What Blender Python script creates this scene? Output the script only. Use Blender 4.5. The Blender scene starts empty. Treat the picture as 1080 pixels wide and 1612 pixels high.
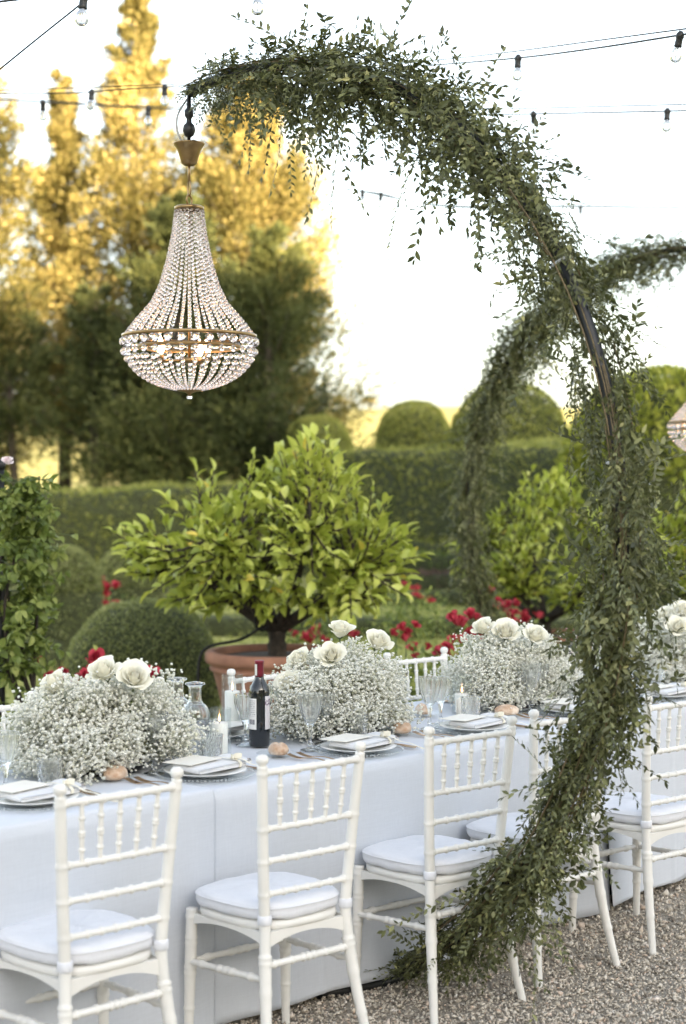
import bpy, math
import numpy as np
from mathutils import Vector, Matrix
rng = np.random.default_rng(7)
PI = math.pi
R = math.radians
sc = bpy.context.scene
COL = sc.collection

# ------------------------------------------------------------------ camera
cam_d = bpy.data.cameras.new('camera')
cam = bpy.data.objects.new('camera', cam_d); COL.objects.link(cam)
cam.location = (0, 0, 1.715)
cam.rotation_euler = (R(90 - 1.062), 0, 0)
cam_d.sensor_fit = 'HORIZONTAL'; cam_d.sensor_width = 24.0
cam_d.lens = 24.0 * 2600 / 1080
cam_d.clip_start = 0.1; cam_d.clip_end = 4000
cam_d.dof.use_dof = True; cam_d.dof.focus_distance = 5.95; cam_d.dof.aperture_fstop = 2.3
cam_d.dof.aperture_blades = 9
sc.camera = cam

# ------------------------------------------------------------------ light
SUN_AZ = 150.0      # degrees clockwise from +Y
SUN_EL = 10.5
w = bpy.data.worlds.new('World'); sc.world = w; w.use_nodes = True
nt = w.node_tree; nt.nodes.clear()
sky = nt.nodes.new('ShaderNodeTexSky'); sky.sky_type = 'NISHITA'; sky.sun_disc = False
sky.sun_elevation = R(SUN_EL); sky.sun_rotation = R(SUN_AZ)
sky.air_density = 1.0; sky.dust_density = 3.0; sky.ozone_density = 1.0
hs = nt.nodes.new('ShaderNodeHueSaturation'); hs.inputs['Saturation'].default_value = 0.5
bg = nt.nodes.new('ShaderNodeBackground'); bg.inputs['Strength'].default_value = 0.12
wo = nt.nodes.new('ShaderNodeOutputWorld')
nt.links.new(sky.outputs[0], hs.inputs['Color']); nt.links.new(hs.outputs[0], bg.inputs[0])
nt.links.new(bg.outputs[0], wo.inputs[0])
sun_d = bpy.data.lights.new('sun', 'SUN'); sun_d.energy = 5.0; sun_d.angle = R(0.5)
sun_d.color = (1.0, 0.76, 0.45)
sun = bpy.data.objects.new('sun', sun_d); COL.objects.link(sun)
_to = Vector((math.sin(R(SUN_AZ)) * math.cos(R(SUN_EL)), math.cos(R(SUN_AZ)) * math.cos(R(SUN_EL)), math.sin(R(SUN_EL))))
sun.rotation_euler = _to.to_track_quat('Z', 'Y').to_euler()
vs = sc.view_settings
vs.view_transform = 'Standard'; vs.look = 'None'; vs.exposure = 2.72; vs.gamma = 1.0; vs.use_curve_mapping = False
cy = sc.cycles
cy.use_denoising = True
cy.max_bounces = 14; cy.transmission_bounces = 12; cy.transparent_max_bounces = 12
cy.diffuse_bounces = 4; cy.glossy_bounces = 4
cy.sample_clamp_indirect = 6.0

# ------------------------------------------------------------------ materials
MATS = {}
def N(nt, t, **kw):
    n = nt.nodes.new(t)
    for k, v in kw.items(): setattr(n, k, v)
    return n
def new_mat(name):
    m = bpy.data.materials.new(name); m.use_nodes = True
    MATS[name] = m
    b = m.node_tree.nodes['Principled BSDF']
    return m, m.node_tree, b
def ramp(nt, fac, stops):
    r = N(nt, 'ShaderNodeValToRGB')
    e = r.color_ramp.elements
    while len(e) < len(stops): e.new(0.5)
    for el, (p, c) in zip(e, stops): el.position = p; el.color = (*c, 1)
    nt.links.new(fac, r.inputs[0])
    return r.outputs[0]
def noise(nt, scale, detail=4, rough=0.55, coord='Object', out='Fac'):
    tc = N(nt, 'ShaderNodeTexCoord'); n = N(nt, 'ShaderNodeTexNoise')
    n.inputs['Scale'].default_value = scale; n.inputs['Detail'].default_value = detail
    n.inputs['Roughness'].default_value = rough
    nt.links.new(tc.outputs[coord], n.inputs['Vector'])
    return n.outputs[out]
def bump(nt, b, h, strength=0.3, dist=0.01):
    n = N(nt, 'ShaderNodeBump'); n.inputs['Strength'].default_value = strength; n.inputs['Distance'].default_value = dist
    nt.links.new(h, n.inputs['Height']); nt.links.new(n.outputs[0], b.inputs['Normal'])
def solid(name, col, rough=0.5, metal=0.0, var=0.12, scale=12, bmp=0.0, bscale=120, bdist=0.004):
    m, nt, b = new_mat(name)
    c2 = tuple(max(0, c * (1 - var)) for c in col); c1 = tuple(min(1, c * (1 + var * 0.5)) for c in col)
    nt.links.new(ramp(nt, noise(nt, scale), [(0.3, c2), (0.7, c1)]), b.inputs['Base Color'])
    b.inputs['Roughness'].default_value = rough; b.inputs['Metallic'].default_value = metal
    if bmp: bump(nt, b, noise(nt, bscale, 6), bmp, bdist)
    return m
def leafmat(name, stops, rough=0.45, trans=0.25, tcol=(0.35, 0.45, 0.08), spec=0.4):
    """leaf colour varies from leaf to leaf by the face attribute rnd"""
    m, nt, b = new_mat(name)
    a = N(nt, 'ShaderNodeAttribute', attribute_name='rnd')
    c = ramp(nt, a.outputs['Fac'], stops)
    nt.links.new(c, b.inputs['Base Color']); b.inputs['Roughness'].default_value = rough
    b.inputs['Specular IOR Level'].default_value = spec
    if trans:
        tr = N(nt, 'ShaderNodeBsdfTranslucent'); mx = N(nt, 'ShaderNodeMixShader'); mx.inputs[0].default_value = trans
        mm = N(nt, 'ShaderNodeMix', data_type='RGBA', blend_type='MIX'); mm.inputs[0].default_value = 0.5
        nt.links.new(c, mm.inputs[6]); mm.inputs[7].default_value = (*tcol, 1)
        nt.links.new(mm.outputs[2], tr.inputs[0])
        out = nt.nodes['Material Output']
        nt.links.new(b.outputs[0], mx.inputs[1]); nt.links.new(tr.outputs[0], mx.inputs[2]); nt.links.new(mx.outputs[0], out.inputs[0])
    return m
def glassmat(name, col=(1, 1, 1), rough=0.0, ior=1.5, thin=0.0):
    m, nt, b = new_mat(name)
    g = N(nt, 'ShaderNodeBsdfGlass'); g.inputs['Color'].default_value = (*col, 1)
    g.inputs['Roughness'].default_value = rough; g.inputs['IOR'].default_value = ior
    if thin:
        tr = N(nt, 'ShaderNodeBsdfTransparent'); tr.inputs[0].default_value = (0.97, 0.98, 0.98, 1); mx = N(nt, 'ShaderNodeMixShader'); mx.inputs[0].default_value = thin
        nt.links.new(g.outputs[0], mx.inputs[1]); nt.links.new(tr.outputs[0], mx.inputs[2]); nt.links.new(mx.outputs[0], nt.nodes['Material Output'].inputs[0])
    else: nt.links.new(g.outputs[0], nt.nodes['Material Output'].inputs[0])
    return m
def emitmat(name, col, strength):
    m, nt, b = new_mat(name)
    e = N(nt, 'ShaderNodeEmission'); e.inputs[0].default_value = (*col, 1); e.inputs[1].default_value = strength
    nt.links.new(e.outputs[0], nt.nodes['Material Output'].inputs[0])
    return m

solid('chair_paint', (0.77, 0.755, 0.715), 0.42, var=0.06, scale=5, bmp=0.12, bscale=60)
solid('black_steel', (0.018, 0.019, 0.021), 0.38, 0.3, var=0.3, scale=30, bmp=0.15)
solid('iron', (0.012, 0.012, 0.012), 0.55, 0.4)
solid('brass', (0.36, 0.24, 0.11), 0.30, 1.0, var=0.25, scale=25)
solid('gold_cutlery', (0.62, 0.43, 0.27), 0.22, 1.0, var=0.08)
solid('porcelain', (0.82, 0.82, 0.80), 0.15, var=0.02)
solid('card', (0.82, 0.79, 0.71), 0.8, var=0.03, scale=60, bmp=0.1, bscale=400)
solid('ribbon', (0.80, 0.76, 0.64), 0.7, var=0.08, scale=90)
solid('cable_tie', (0.8, 0.82, 0.84), 0.35, var=0.03)
solid('grey_cable', (0.42, 0.42, 0.40), 0.5, var=0.06)
solid('wax', (0.86, 0.85, 0.80), 0.45, var=0.03)
solid('wick', (0.02, 0.017, 0.015), 0.9)
solid('black_plastic', (0.012, 0.013, 0.013), 0.45)
solid('stem_green', (0.075, 0.11, 0.03), 0.55, var=0.3, scale=40)
solid('twig', (0.16, 0.12, 0.06), 0.75, var=0.35, scale=60)
solid('bark', (0.045, 0.034, 0.024), 0.9, var=0.5, scale=30, bmp=0.8, bscale=40, bdist=0.02)
solid('soil', (0.05, 0.035, 0.022), 0.95, var=0.5, scale=40, bmp=0.7)
solid('terracotta', (0.34, 0.165, 0.105), 0.85, var=0.30, scale=7, bmp=0.35, bscale=35)
solid('wood_board', (0.3, 0.22, 0.14), 0.7, var=0.3)
solid('plaster', (0.50, 0.40, 0.26), 0.9, var=0.15, scale=2, bmp=0.2)
solid('roof_tile', (0.30, 0.15, 0.09), 0.9, var=0.3, scale=3)
solid('shutter', (0.07, 0.10, 0.07), 0.6)
solid('window_dark', (0.03, 0.035, 0.04), 0.1)
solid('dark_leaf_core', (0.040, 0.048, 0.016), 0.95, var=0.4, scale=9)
solid('wine_capsule', (0.19, 0.016, 0.03), 0.35, 0.3)
solid('foil_band', (0.7, 0.68, 0.62), 0.5)
m, nt, b = new_mat('wine_glass_dark')
b.inputs['Base Color'].default_value = (0.006, 0.008, 0.010, 1); b.inputs['Roughness'].default_value = 0.04
b.inputs['Coat Weight'].default_value = 0.6
m, nt, b = new_mat('water'); 
glassmat('glass', (0.985, 0.99, 0.99), 0.0, 1.52, 0.12)
glassmat('plate_glass', (0.985, 0.99, 0.99), 0.0, 1.45, 0.90)
glassmat('crystal', (0.96, 0.92, 0.90), 0.0, 1.65)
glassmat('thin_globe', (0.93, 0.93, 0.92), 0.0, 1.45, 0.2)
emitmat('bulb_lit', (1.0, 0.52, 0.27), 6.0)
emitmat('flame', (1.0, 0.50, 0.20), 1.6)

# cloth with a faint linen weave
def cloth_mat(name, col, wscale=900):
    m, nt, b = new_mat(name)
    tc = N(nt, 'ShaderNodeTexCoord'); mp = N(nt, 'ShaderNodeMapping'); mp.inputs['Scale'].default_value = (1, 1, 0.06)
    n1 = N(nt, 'ShaderNodeTexNoise'); n1.inputs['Scale'].default_value = wscale * 0.35; n1.inputs['Detail'].default_value = 2
    mp2 = N(nt, 'ShaderNodeMapping'); mp2.inputs['Scale'].default_value = (0.06, 0.06, 1)
    n2 = N(nt, 'ShaderNodeTexNoise'); n2.inputs['Scale'].default_value = wscale * 0.35; n2.inputs['Detail'].default_value = 2
    nt.links.new(tc.outputs['Object'], mp.inputs[0]); nt.links.new(mp.outputs[0], n1.inputs['Vector'])
    nt.links.new(tc.outputs['Object'], mp2.inputs[0]); nt.links.new(mp2.outputs[0], n2.inputs['Vector'])
    ad = N(nt, 'ShaderNodeMath', operation='ADD'); nt.links.new(n1.outputs['Fac'], ad.inputs[0]); nt.links.new(n2.outputs['Fac'], ad.inputs[1])
    hf = N(nt, 'ShaderNodeMath', operation='MULTIPLY'); hf.inputs[1].default_value = 0.5; nt.links.new(ad.outputs[0], hf.inputs[0])
    nt.links.new(ramp(nt, hf.outputs[0], [(0.35, tuple(c * 0.93 for c in col)), (0.65, col)]), b.inputs['Base Color'])
    b.inputs['Roughness'].default_value = 0.85; b.inputs['Sheen Weight'].default_value = 0.15
    bump(nt, b, hf.outputs[0], 0.15, 0.0006)
    return m
cloth_mat('tablecloth', (0.60, 0.63, 0.685))
cloth_mat('cushion_cloth', (0.74, 0.75, 0.79))
cloth_mat('napkin_cloth', (0.70, 0.70, 0.71))
cloth_mat('napkin_inside', (0.50, 0.43, 0.40))

leafmat('garland_leaf', [(0, (0.036, 0.040, 0.016)), (0.35, (0.085, 0.094, 0.036)), (0.7, (0.165, 0.178, 0.072)), (0.9, (0.28, 0.285, 0.125)), (1, (0.41, 0.39, 0.16))], 0.36, 0.12, (0.2, 0.26, 0.06))
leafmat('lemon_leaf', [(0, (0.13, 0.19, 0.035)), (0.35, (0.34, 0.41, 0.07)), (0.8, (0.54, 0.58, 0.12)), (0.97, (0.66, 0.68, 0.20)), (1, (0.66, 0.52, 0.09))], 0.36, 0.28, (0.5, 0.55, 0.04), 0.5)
leafmat('rose_leaf', [(0, (0.065, 0.105, 0.020)), (0.5, (0.16, 0.21, 0.045)), (1, (0.34, 0.37, 0.10))], 0.5, 0.25)
leafmat('box_leaf', [(0, (0.12, 0.14, 0.048)), (0.6, (0.28, 0.30, 0.115)), (1, (0.42, 0.44, 0.20))], 0.5, 0.2)
leafmat('topiary_leaf', [(0, (0.105, 0.122, 0.024)), (0.6, (0.23, 0.25, 0.052)), (1, (0.37, 0.37, 0.10))], 0.55, 0.2)
leafmat('golden_box_leaf', [(0, (0.17, 0.20, 0.03)), (0.6, (0.36, 0.38, 0.05)), (1, (0.55, 0.50, 0.08))], 0.5, 0.25)
leafmat('bright_shrub_leaf', [(0, (0.14, 0.17, 0.022)), (0.6, (0.29, 0.32, 0.045)), (1, (0.44, 0.44, 0.08))], 0.5, 0.25)
leafmat('purple_leaf', [(0, (0.06, 0.035, 0.032)), (0.6, (0.14, 0.085, 0.072)), (1, (0.20, 0.15, 0.08))], 0.5, 0.1, (0.2, 0.1, 0.06))
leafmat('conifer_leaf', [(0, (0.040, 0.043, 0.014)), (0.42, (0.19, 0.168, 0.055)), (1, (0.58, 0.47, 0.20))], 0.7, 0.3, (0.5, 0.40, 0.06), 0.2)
leafmat('shade_conifer_leaf', [(0, (0.022, 0.030, 0.012)), (0.5, (0.066, 0.080, 0.028)), (1, (0.17, 0.18, 0.06))], 0.7, 0.2, (0.12, 0.15, 0.03), 0.2)  # darker conifer foliage: shade of the lower trees put into the colour
leafmat('floret', [(0, (0.84, 0.84, 0.70)), (0.3, (0.93, 0.925, 0.86)), (1, (0.97, 0.965, 0.93))], 0.7, 0.45, (0.98, 0.98, 0.90), 0.2)
leafmat('gyp_stem', [(0, (0.24, 0.27, 0.11)), (1, (0.52, 0.53, 0.30))], 0.6, 0)
leafmat('rose_white', [(0, (0.90, 0.87, 0.73)), (1, (0.95, 0.935, 0.86))], 0.6, 0.22, (0.85, 0.82, 0.62), 0.25)
leafmat('rose_red', [(0, (0.20, 0.010, 0.022)), (0.6, (0.38, 0.022, 0.045)), (1, (0.58, 0.08, 0.11))], 0.6, 0.2, (0.6, 0.02, 0.05), 0.2)
leafmat('rose_pink', [(0, (0.78, 0.64, 0.66)), (1, (0.90, 0.84, 0.84))], 0.6, 0.2, (0.7, 0.4, 0.4), 0.2)
leafmat('pebble', [(0, (0.19, 0.165, 0.135)), (0.25, (0.45, 0.395, 0.32)), (0.6, (0.63, 0.56, 0.465)), (0.85, (0.70, 0.64, 0.55)), (0.93, (0.60, 0.44, 0.33)), (1, (0.82, 0.78, 0.72))], 0.85, 0)
leafmat('grass_blade', [(0, (0.13, 0.16, 0.032)), (0.6, (0.27, 0.29, 0.07)), (1, (0.42, 0.42, 0.13))], 0.6, 0.2)

# bread crust
m, nt, b = new_mat('bread')
nt.links.new(ramp(nt, noise(nt, 22, 5), [(0.32, (0.42, 0.25, 0.15)), (0.5, (0.60, 0.45, 0.33)), (0.68, (0.78, 0.69, 0.59))]), b.inputs['Base Color'])
b.inputs['Roughness'].default_value = 0.75; bump(nt, b, noise(nt, 90, 5), 0.5, 0.004)
# bottle label: paper with rows of small print and a barcode
m, nt, b = new_mat('bottle_label')
tc = N(nt, 'ShaderNodeTexCoord'); sx = N(nt, 'ShaderNodeSeparateXYZ'); nt.links.new(tc.outputs['UV'], sx.inputs[0])
def mth(op, a, v=None):
    n = N(nt, 'ShaderNodeMath', operation=op)
    if hasattr(a, 'node'): nt.links.new(a, n.inputs[0])
    else: n.inputs[0].default_value = a
    if v is not None:
        if hasattr(v, 'node'): nt.links.new(v, n.inputs[1])
        else: n.inputs[1].default_value = v
    return n.outputs[0]
U, V = sx.outputs[0], sx.outputs[1]
row = mth('GREATER_THAN', mth('FRACT', mth('MULTIPLY', V, 16.0)), 0.55)
mpn = N(nt, 'ShaderNodeMapping'); mpn.inputs['Scale'].default_value = (55, 16, 1); nt.links.new(tc.outputs['UV'], mpn.inputs[0])
wn = N(nt, 'ShaderNodeTexNoise'); wn.inputs['Scale'].default_value = 1.0; wn.inputs['Detail'].default_value = 0; nt.links.new(mpn.outputs[0], wn.inputs['Vector'])
ink = mth('MULTIPLY', row, mth('GREATER_THAN', wn.outputs['Fac'], 0.5))
ink = mth('MULTIPLY', ink, mth('MULTIPLY', mth('GREATER_THAN', V, 0.42), mth('LESS_THAN', V, 0.94)))
ink = mth('MULTIPLY', ink, mth('MULTIPLY', mth('GREATER_THAN', U, 0.1), mth('LESS_THAN', U, 0.9)))
mp2 = N(nt, 'ShaderNodeMapping'); mp2.inputs['Scale'].default_value = (60, 0.01, 1); nt.links.new(tc.outputs['UV'], mp2.inputs[0])
bn = N(nt, 'ShaderNodeTexNoise'); bn.inputs['Scale'].default_value = 1.0; bn.inputs['Detail'].default_value = 0; nt.links.new(mp2.outputs[0], bn.inputs['Vector'])
bar = mth('MULTIPLY', mth('GREATER_THAN', bn.outputs['Fac'], 0.47), mth('MULTIPLY', mth('MULTIPLY', mth('GREATER_THAN', V, 0.16), mth('LESS_THAN', V, 0.32)), mth('MULTIPLY', mth('GREATER_THAN', U, 0.3), mth('LESS_THAN', U, 0.85))))
tot = mth('MAXIMUM', mth('MULTIPLY', ink, 0.7), bar)
nt.links.new(ramp(nt, tot, [(0, (0.78, 0.77, 0.75)), (1, (0.06, 0.06, 0.09))]), b.inputs['Base Color']); b.inputs['Roughness'].default_value = 0.7
m, nt, b = new_mat('bottle_label_front')
tc = N(nt, 'ShaderNodeTexCoord'); sx = N(nt, 'ShaderNodeSeparateXYZ'); nt.links.new(tc.outputs['UV'], sx.inputs[0]); U, V = sx.outputs[0], sx.outputs[1]
mp2 = N(nt, 'ShaderNodeMapping'); mp2.inputs['Scale'].default_value = (10, 12, 1); nt.links.new(tc.outputs['UV'], mp2.inputs[0])
bn = N(nt, 'ShaderNodeTexNoise'); bn.inputs['Scale'].default_value = 1.0; nt.links.new(mp2.outputs[0], bn.inputs['Vector'])
em = mth('MULTIPLY', mth('GREATER_THAN', bn.outputs['Fac'], 0.5), mth('MULTIPLY', mth('GREATER_THAN', V, 0.72), mth('LESS_THAN', V, 0.9)))
nt.links.new(ramp(nt, em, [(0, (0.62, 0.60, 0.63)), (1, (0.16, 0.09, 0.16))]), b.inputs['Base Color']); b.inputs['Roughness'].default_value = 0.6

# grounds
m, nt, b = new_mat('gravel_bed')
nt.links.new(ramp(nt, noise(nt, 160, 5, 0.7), [(0.25, (0.16, 0.14, 0.12)), (0.5, (0.43, 0.385, 0.32)), (0.75, (0.64, 0.585, 0.50))]), b.inputs['Base Color'])
b.inputs['Roughness'].default_value = 0.95; bump(nt, b, noise(nt, 190, 5, 0.7), 1.0, 0.012)
m, nt, b = new_mat('lawn')
nt.links.new(ramp(nt, noise(nt, 1.7, 8, 0.7), [(0.3, (0.24, 0.26, 0.06)), (0.55, (0.39, 0.39, 0.115)), (0.75, (0.48, 0.46, 0.17))]), b.inputs['Base Color'])
b.inputs['Roughness'].default_value = 0.95; bump(nt, b, noise(nt, 60, 6), 0.8, 0.03)
m, nt, b = new_mat('field')
nt.links.new(ramp(nt, noise(nt, 0.03, 9, 0.7), [(0.3, (0.13, 0.15, 0.03)), (0.5, (0.30, 0.27, 0.06)), (0.7, (0.42, 0.36, 0.11))]), b.inputs['Base Color'])
b.inputs['Roughness'].default_value = 0.95

# ------------------------------------------------------------------ mesh helpers
def mesh_from(name, v, f, mat, smooth=False, rnd=None, uv=None):
    me = bpy.data.meshes.new(name)
    v = np.asarray(v, dtype=np.float32).reshape(-1, 3)
    if isinstance(f, np.ndarray):
        nf, k = f.shape
        me.vertices.add(len(v)); me.vertices.foreach_set('co', v.ravel())
        me.loops.add(nf * k); me.loops.foreach_set('vertex_index', f.astype(np.int32).ravel())
        me.polygons.add(nf); me.polygons.foreach_set('loop_start', np.arange(0, nf * k, k, dtype=np.int32))
        me.update(calc_edges=True)
    else:
        me.from_pydata(v.tolist(), [], [list(map(int, q)) for q in f]); me.update()
    if rnd is not None:
        a = me.attributes.new('rnd', 'FLOAT', 'FACE'); a.data.foreach_set('value', np.asarray(rnd, dtype=np.float32))
    if smooth:
        me.polygons.foreach_set('use_smooth', np.ones(len(me.polygons), dtype=bool))
    if uv is not None:
        l = me.uv_layers.new(name='UVMap'); idx = np.zeros(len(me.loops), dtype=np.int32); me.loops.foreach_get('vertex_index', idx)
        l.data.foreach_set('uv', np.asarray(uv, dtype=np.float32)[idx].ravel())
    if mat: me.materials.append(MATS[mat])
    return me
def link(name, data, parent=None, loc=None, rotz=None):
    o = bpy.data.objects.new(name, data); COL.objects.link(o)
    if parent is not None: o.parent = parent
    if loc is not None: o.location = loc
    if rotz is not None: o.rotation_euler = (0, 0, rotz)
    return o
def tag(o, label=None, cat=None, group=None, kind=None):
    if label: o['label'] = label
    if cat: o['category'] = cat
    if group: o['group'] = group
    if kind: o['kind'] = kind
    return o
def thing(name, label, cat, loc=(0, 0, 0), rotz=0.0, group=None):
    o = link(name, None, None, loc, rotz); o.empty_display_size = 0.1
    return tag(o, label, cat, group)
def clone(o, parent=None, loc=None, rotz=None, label=None, group=None, scale=None):
    c = o.copy(); COL.objects.link(c); c.parent = parent
    for ch in o.children: clone(ch, c)
    if loc is not None: c.location = loc
    if rotz is not None: c.rotation_euler = (0, 0, rotz)
    if scale is not None: c.scale = (scale,) * 3
    if label: c['label'] = label
    if group: c['group'] = group
    return c
class MB:
    """collects pieces of ONE part"""
    def __init__(s): s.v = []; s.f = []; s.n = 0; s.uv = []
    def add(s, v, f):
        v = np.asarray(v, float).reshape(-1, 3); s.v.append(v)
        s.f += [tuple(int(i) + s.n for i in q) for q in f]; s.n += len(v)
        return s
    def mesh(s, name, mat, smooth=True, rnd=None): return mesh_from(name, np.concatenate(s.v), s.f, mat, smooth, rnd)
    def build(s, name, mat, parent=None, smooth=True, **k): return link(name, s.mesh(name, mat, smooth), parent, **k)
def rotm(ax, a): return np.array(Matrix.Rotation(a, 3, ax))
def box(sx, sy, sz, c=(0, 0, 0), bev=0.0):
    if bev <= 0:
        v = [(x * sx / 2 + c[0], y * sy / 2 + c[1], z * sz / 2 + c[2]) for x in (-1, 1) for y in (-1, 1) for z in (-1, 1)]
        return v, [(0, 1, 3, 2), (4, 6, 7, 5), (0, 4, 5, 1), (2, 3, 7, 6), (0, 2, 6, 4), (1, 5, 7, 3)]
    hx, hy, hz = sx / 2, sy / 2, sz / 2; v = []
    def ring(ix, iy, z): return [(-ix, -hy_, z) for hy_ in ()]
    rings = []
    for z, ins in ((-hz, bev), (-hz + bev, 0), (hz - bev, 0), (hz, bev)):
        x, y = hx - ins, hy - ins
        rings.append([(-x + bev, -y, z), (x - bev, -y, z), (x, -y + bev, z), (x, y - bev, z), (x - bev, y, z), (-x + bev, y, z), (-x, y - bev, z), (-x, -y + bev, z)])
    f = []
    for i, r in enumerate(rings): v += [(a + c[0], b_ + c[1], d + c[2]) for a, b_, d in r]
    for i in range(3):
        for j in range(8): f.append((i * 8 + j, i * 8 + (j + 1) % 8, i * 8 + 8 + (j + 1) % 8, i * 8 + 8 + j))
    f.append(tuple(range(7, -1, -1))); f.append(tuple(range(24, 32)))
    return v, f
def lathe(prof, seg=24, c=(0, 0, 0), flute=None, cap=True):
    """prof: list of (r, z); flute(theta, r, z) -> r"""
    v = []; f = []; th = np.arange(seg) * 2 * PI / seg
    for r, z in prof:
        for t in th:
            rr = flute(t, r, z) if flute else r
            v.append((rr * math.cos(t) + c[0], rr * math.sin(t) + c[1], z + c[2]))
    n = len(prof)
    for i in range(n - 1):
        for j in range(seg):
            k = (j + 1) % seg; f.append((i * seg + j, i * seg + k, (i + 1) * seg + k, (i + 1) * seg + j))
    if cap:
        if prof[0][0] > 1e-5: f.append(tuple(range(seg - 1, -1, -1)))
        if prof[-1][0] > 1e-5: f.append(tuple(range((n - 1) * seg, n * seg)))
    return v, f
def tube(pts, rad, seg=8, closed=False, cap=True):
    pts = np.asarray(pts, float); n = len(pts)
    rad = np.full(n, rad) if np.isscalar(rad) else np.asarray(rad, float)
    if closed: tan = np.roll(pts, -1, 0) - np.roll(pts, 1, 0)
    else: tan = np.gradient(pts, axis=0)
    tan /= np.linalg.norm(tan, axis=1)[:, None] + 1e-12
    up = np.array([0, 0, 1.]) if abs(tan[0][2]) < 0.9 else np.array([1., 0, 0])
    nv = np.cross(tan[0], up); nv /= np.linalg.norm(nv); v = []
    ct = np.cos(np.arange(seg) * 2 * PI / seg)[:, None]; stn = np.sin(np.arange(seg) * 2 * PI / seg)[:, None]
    for i in range(n):
        nv = nv - tan[i] * nv.dot(tan[i]); nv /= np.linalg.norm(nv) + 1e-12
        bn = np.cross(tan[i], nv); v.append(pts[i] + rad[i] * (ct * nv + stn * bn))
    v = np.concatenate(v); f = []
    for i in range(n if closed else n - 1):
        for j in range(seg):
            a = i * seg; bq = ((i + 1) % n) * seg; k = (j + 1) % seg
            f.append((a + j, a + k, bq + k, bq + j))
    if cap and not closed: f.append(tuple(range(seg - 1, -1, -1))); f.append(tuple(range((n - 1) * seg, n * seg)))
    return v, f
def spline(ctrl, n):
    """Catmull-Rom through control points"""
    c = np.asarray(ctrl, float); c = np.vstack([2 * c[0] - c[1], c, 2 * c[-1] - c[-2]]); m = len(c) - 3
    out = []
    for t in np.linspace(0, m - 1e-6, n):
        i = int(t); u_ = t - i; p0, p1, p2, p3 = c[i:i + 4]
        out.append(0.5 * (2 * p1 + (p2 - p0) * u_ + (2 * p0 - 5 * p1 + 4 * p2 - p3) * u_ ** 2 + (3 * p1 - p0 - 3 * p2 + p3) * u_ ** 3))
    return np.array(out)
def unit(a): return a / (np.linalg.norm(a, axis=-1, keepdims=True) + 1e-12)
def frames(x, nrm):
    x = unit(x); y = unit(np.cross(nrm, x)); z = np.cross(x, y)
    return np.stack([x, y, z], axis=2)           # (N,3,3) columns
def scatter(name, tv, tf, x, nrm, pos, scale, mat, smooth=False, rnd=None):
    """one mesh out of many copies of a small leaf-like template"""
    tv = np.asarray(tv, float); tf = np.asarray(tf); n = len(pos)
    F = frames(x, nrm); sc_ = np.asarray(scale, float)
    if sc_.ndim == 0: sc_ = np.full(n, float(sc_))
    if sc_.ndim == 1: sc_ = np.repeat(sc_[:, None], 3, 1)
    v = np.einsum('nij,nkj->nki', F, tv[None] * sc_[:, None, :]) + pos[:, None, :]
    f = (tf[None] + (np.arange(n) * len(tv))[:, None, None]).reshape(-1, tf.shape[1])
    if rnd is None: rnd = rng.random(n)
    return mesh_from(name, v, f, mat, smooth, np.repeat(rnd, len(tf)))
LEAF4 = (np.array([(0, 0, 0), (.42, .5, .07), (.42, -.5, .07), (1, 0, -.06), (.48, 0, -.03)]), np.array([(0, 4, 1), (0, 2, 4), (1, 4, 3), (4, 2, 3)]))
OVATE = (np.array([(0, 0, 0), (.22, .36, .03), (.22, -.36, .03), (.55, .46, .03), (.55, -.46, .03), (1, 0, -.10), (.22, 0, -.04), (.55, 0, -.06)]), np.array([(0, 6, 1), (0, 2, 6), (1, 6, 7), (1, 7, 3), (6, 2, 4), (6, 4, 7), (3, 7, 5), (7, 4, 5)]))
CARD = (np.array([(0, 0, 0), (.5, .5, .05), (1, 0, 0), (.5, -.5, .05)]), np.array([(0, 1, 2), (0, 2, 3)]))
def lemon_leaf_template():
    L = np.array([0, .12, .35, .62, .85, 1.0]); W = np.array([.05, .32, .5, .46, .24, .0]) ; v = []; f = []
    for l, w_ in zip(L, W):
        z = 0.05 * math.sin(l * PI) - 0.16 * l * l
        v += [(l, w_, z + w_ * .28), (l, 0, z), (l, -w_, z + w_ * .28)]
    for i in range(len(L) - 1):
        a = i * 3
        f += [(a, a + 1, a + 4), (a, a + 4, a + 3), (a + 1, a + 2, a + 5), (a + 1, a + 5, a + 4)]
    return np.array(v), np.array(f)
LEMON = lemon_leaf_template()
_ico = None
def ico():
    global _ico
    if _ico is None:
        t = (1 + 5 ** .5) / 2
        v = unit(np.array([(-1, t, 0), (1, t, 0), (-1, -t, 0), (1, -t, 0), (0, -1, t), (0, 1, t), (0, -1, -t), (0, 1, -t), (t, 0, -1), (t, 0, 1), (-t, 0, -1), (-t, 0, 1)], float))
        f = np.array([(0, 11, 5), (0, 5, 1), (0, 1, 7), (0, 7, 10), (0, 10, 11), (1, 5, 9), (5, 11, 4), (11, 10, 2), (10, 7, 6), (7, 1, 8), (3, 9, 4), (3, 4, 2), (3, 2, 6), (3, 6, 8), (3, 8, 9), (4, 9, 5), (2, 4, 11), (6, 2, 10), (8, 6, 7), (9, 8, 1)])
        _ico = (v, f)
    return _ico
def rdir(n): return unit(rng.normal(size=(n, 3)))
def vnoise(p, s, seed=0):
    """cheap smooth 3D noise in -1..1 from summed sines"""
    r = np.random.default_rng(seed); o = np.zeros(p.shape[:-1])
    for k in range(7):
        d = unit(r.normal(size=3)) * s * (0.6 + 1.3 * r.random()); o += np.sin(p @ d + r.random() * 6.28) / 7 * 1.6
    return o

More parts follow.
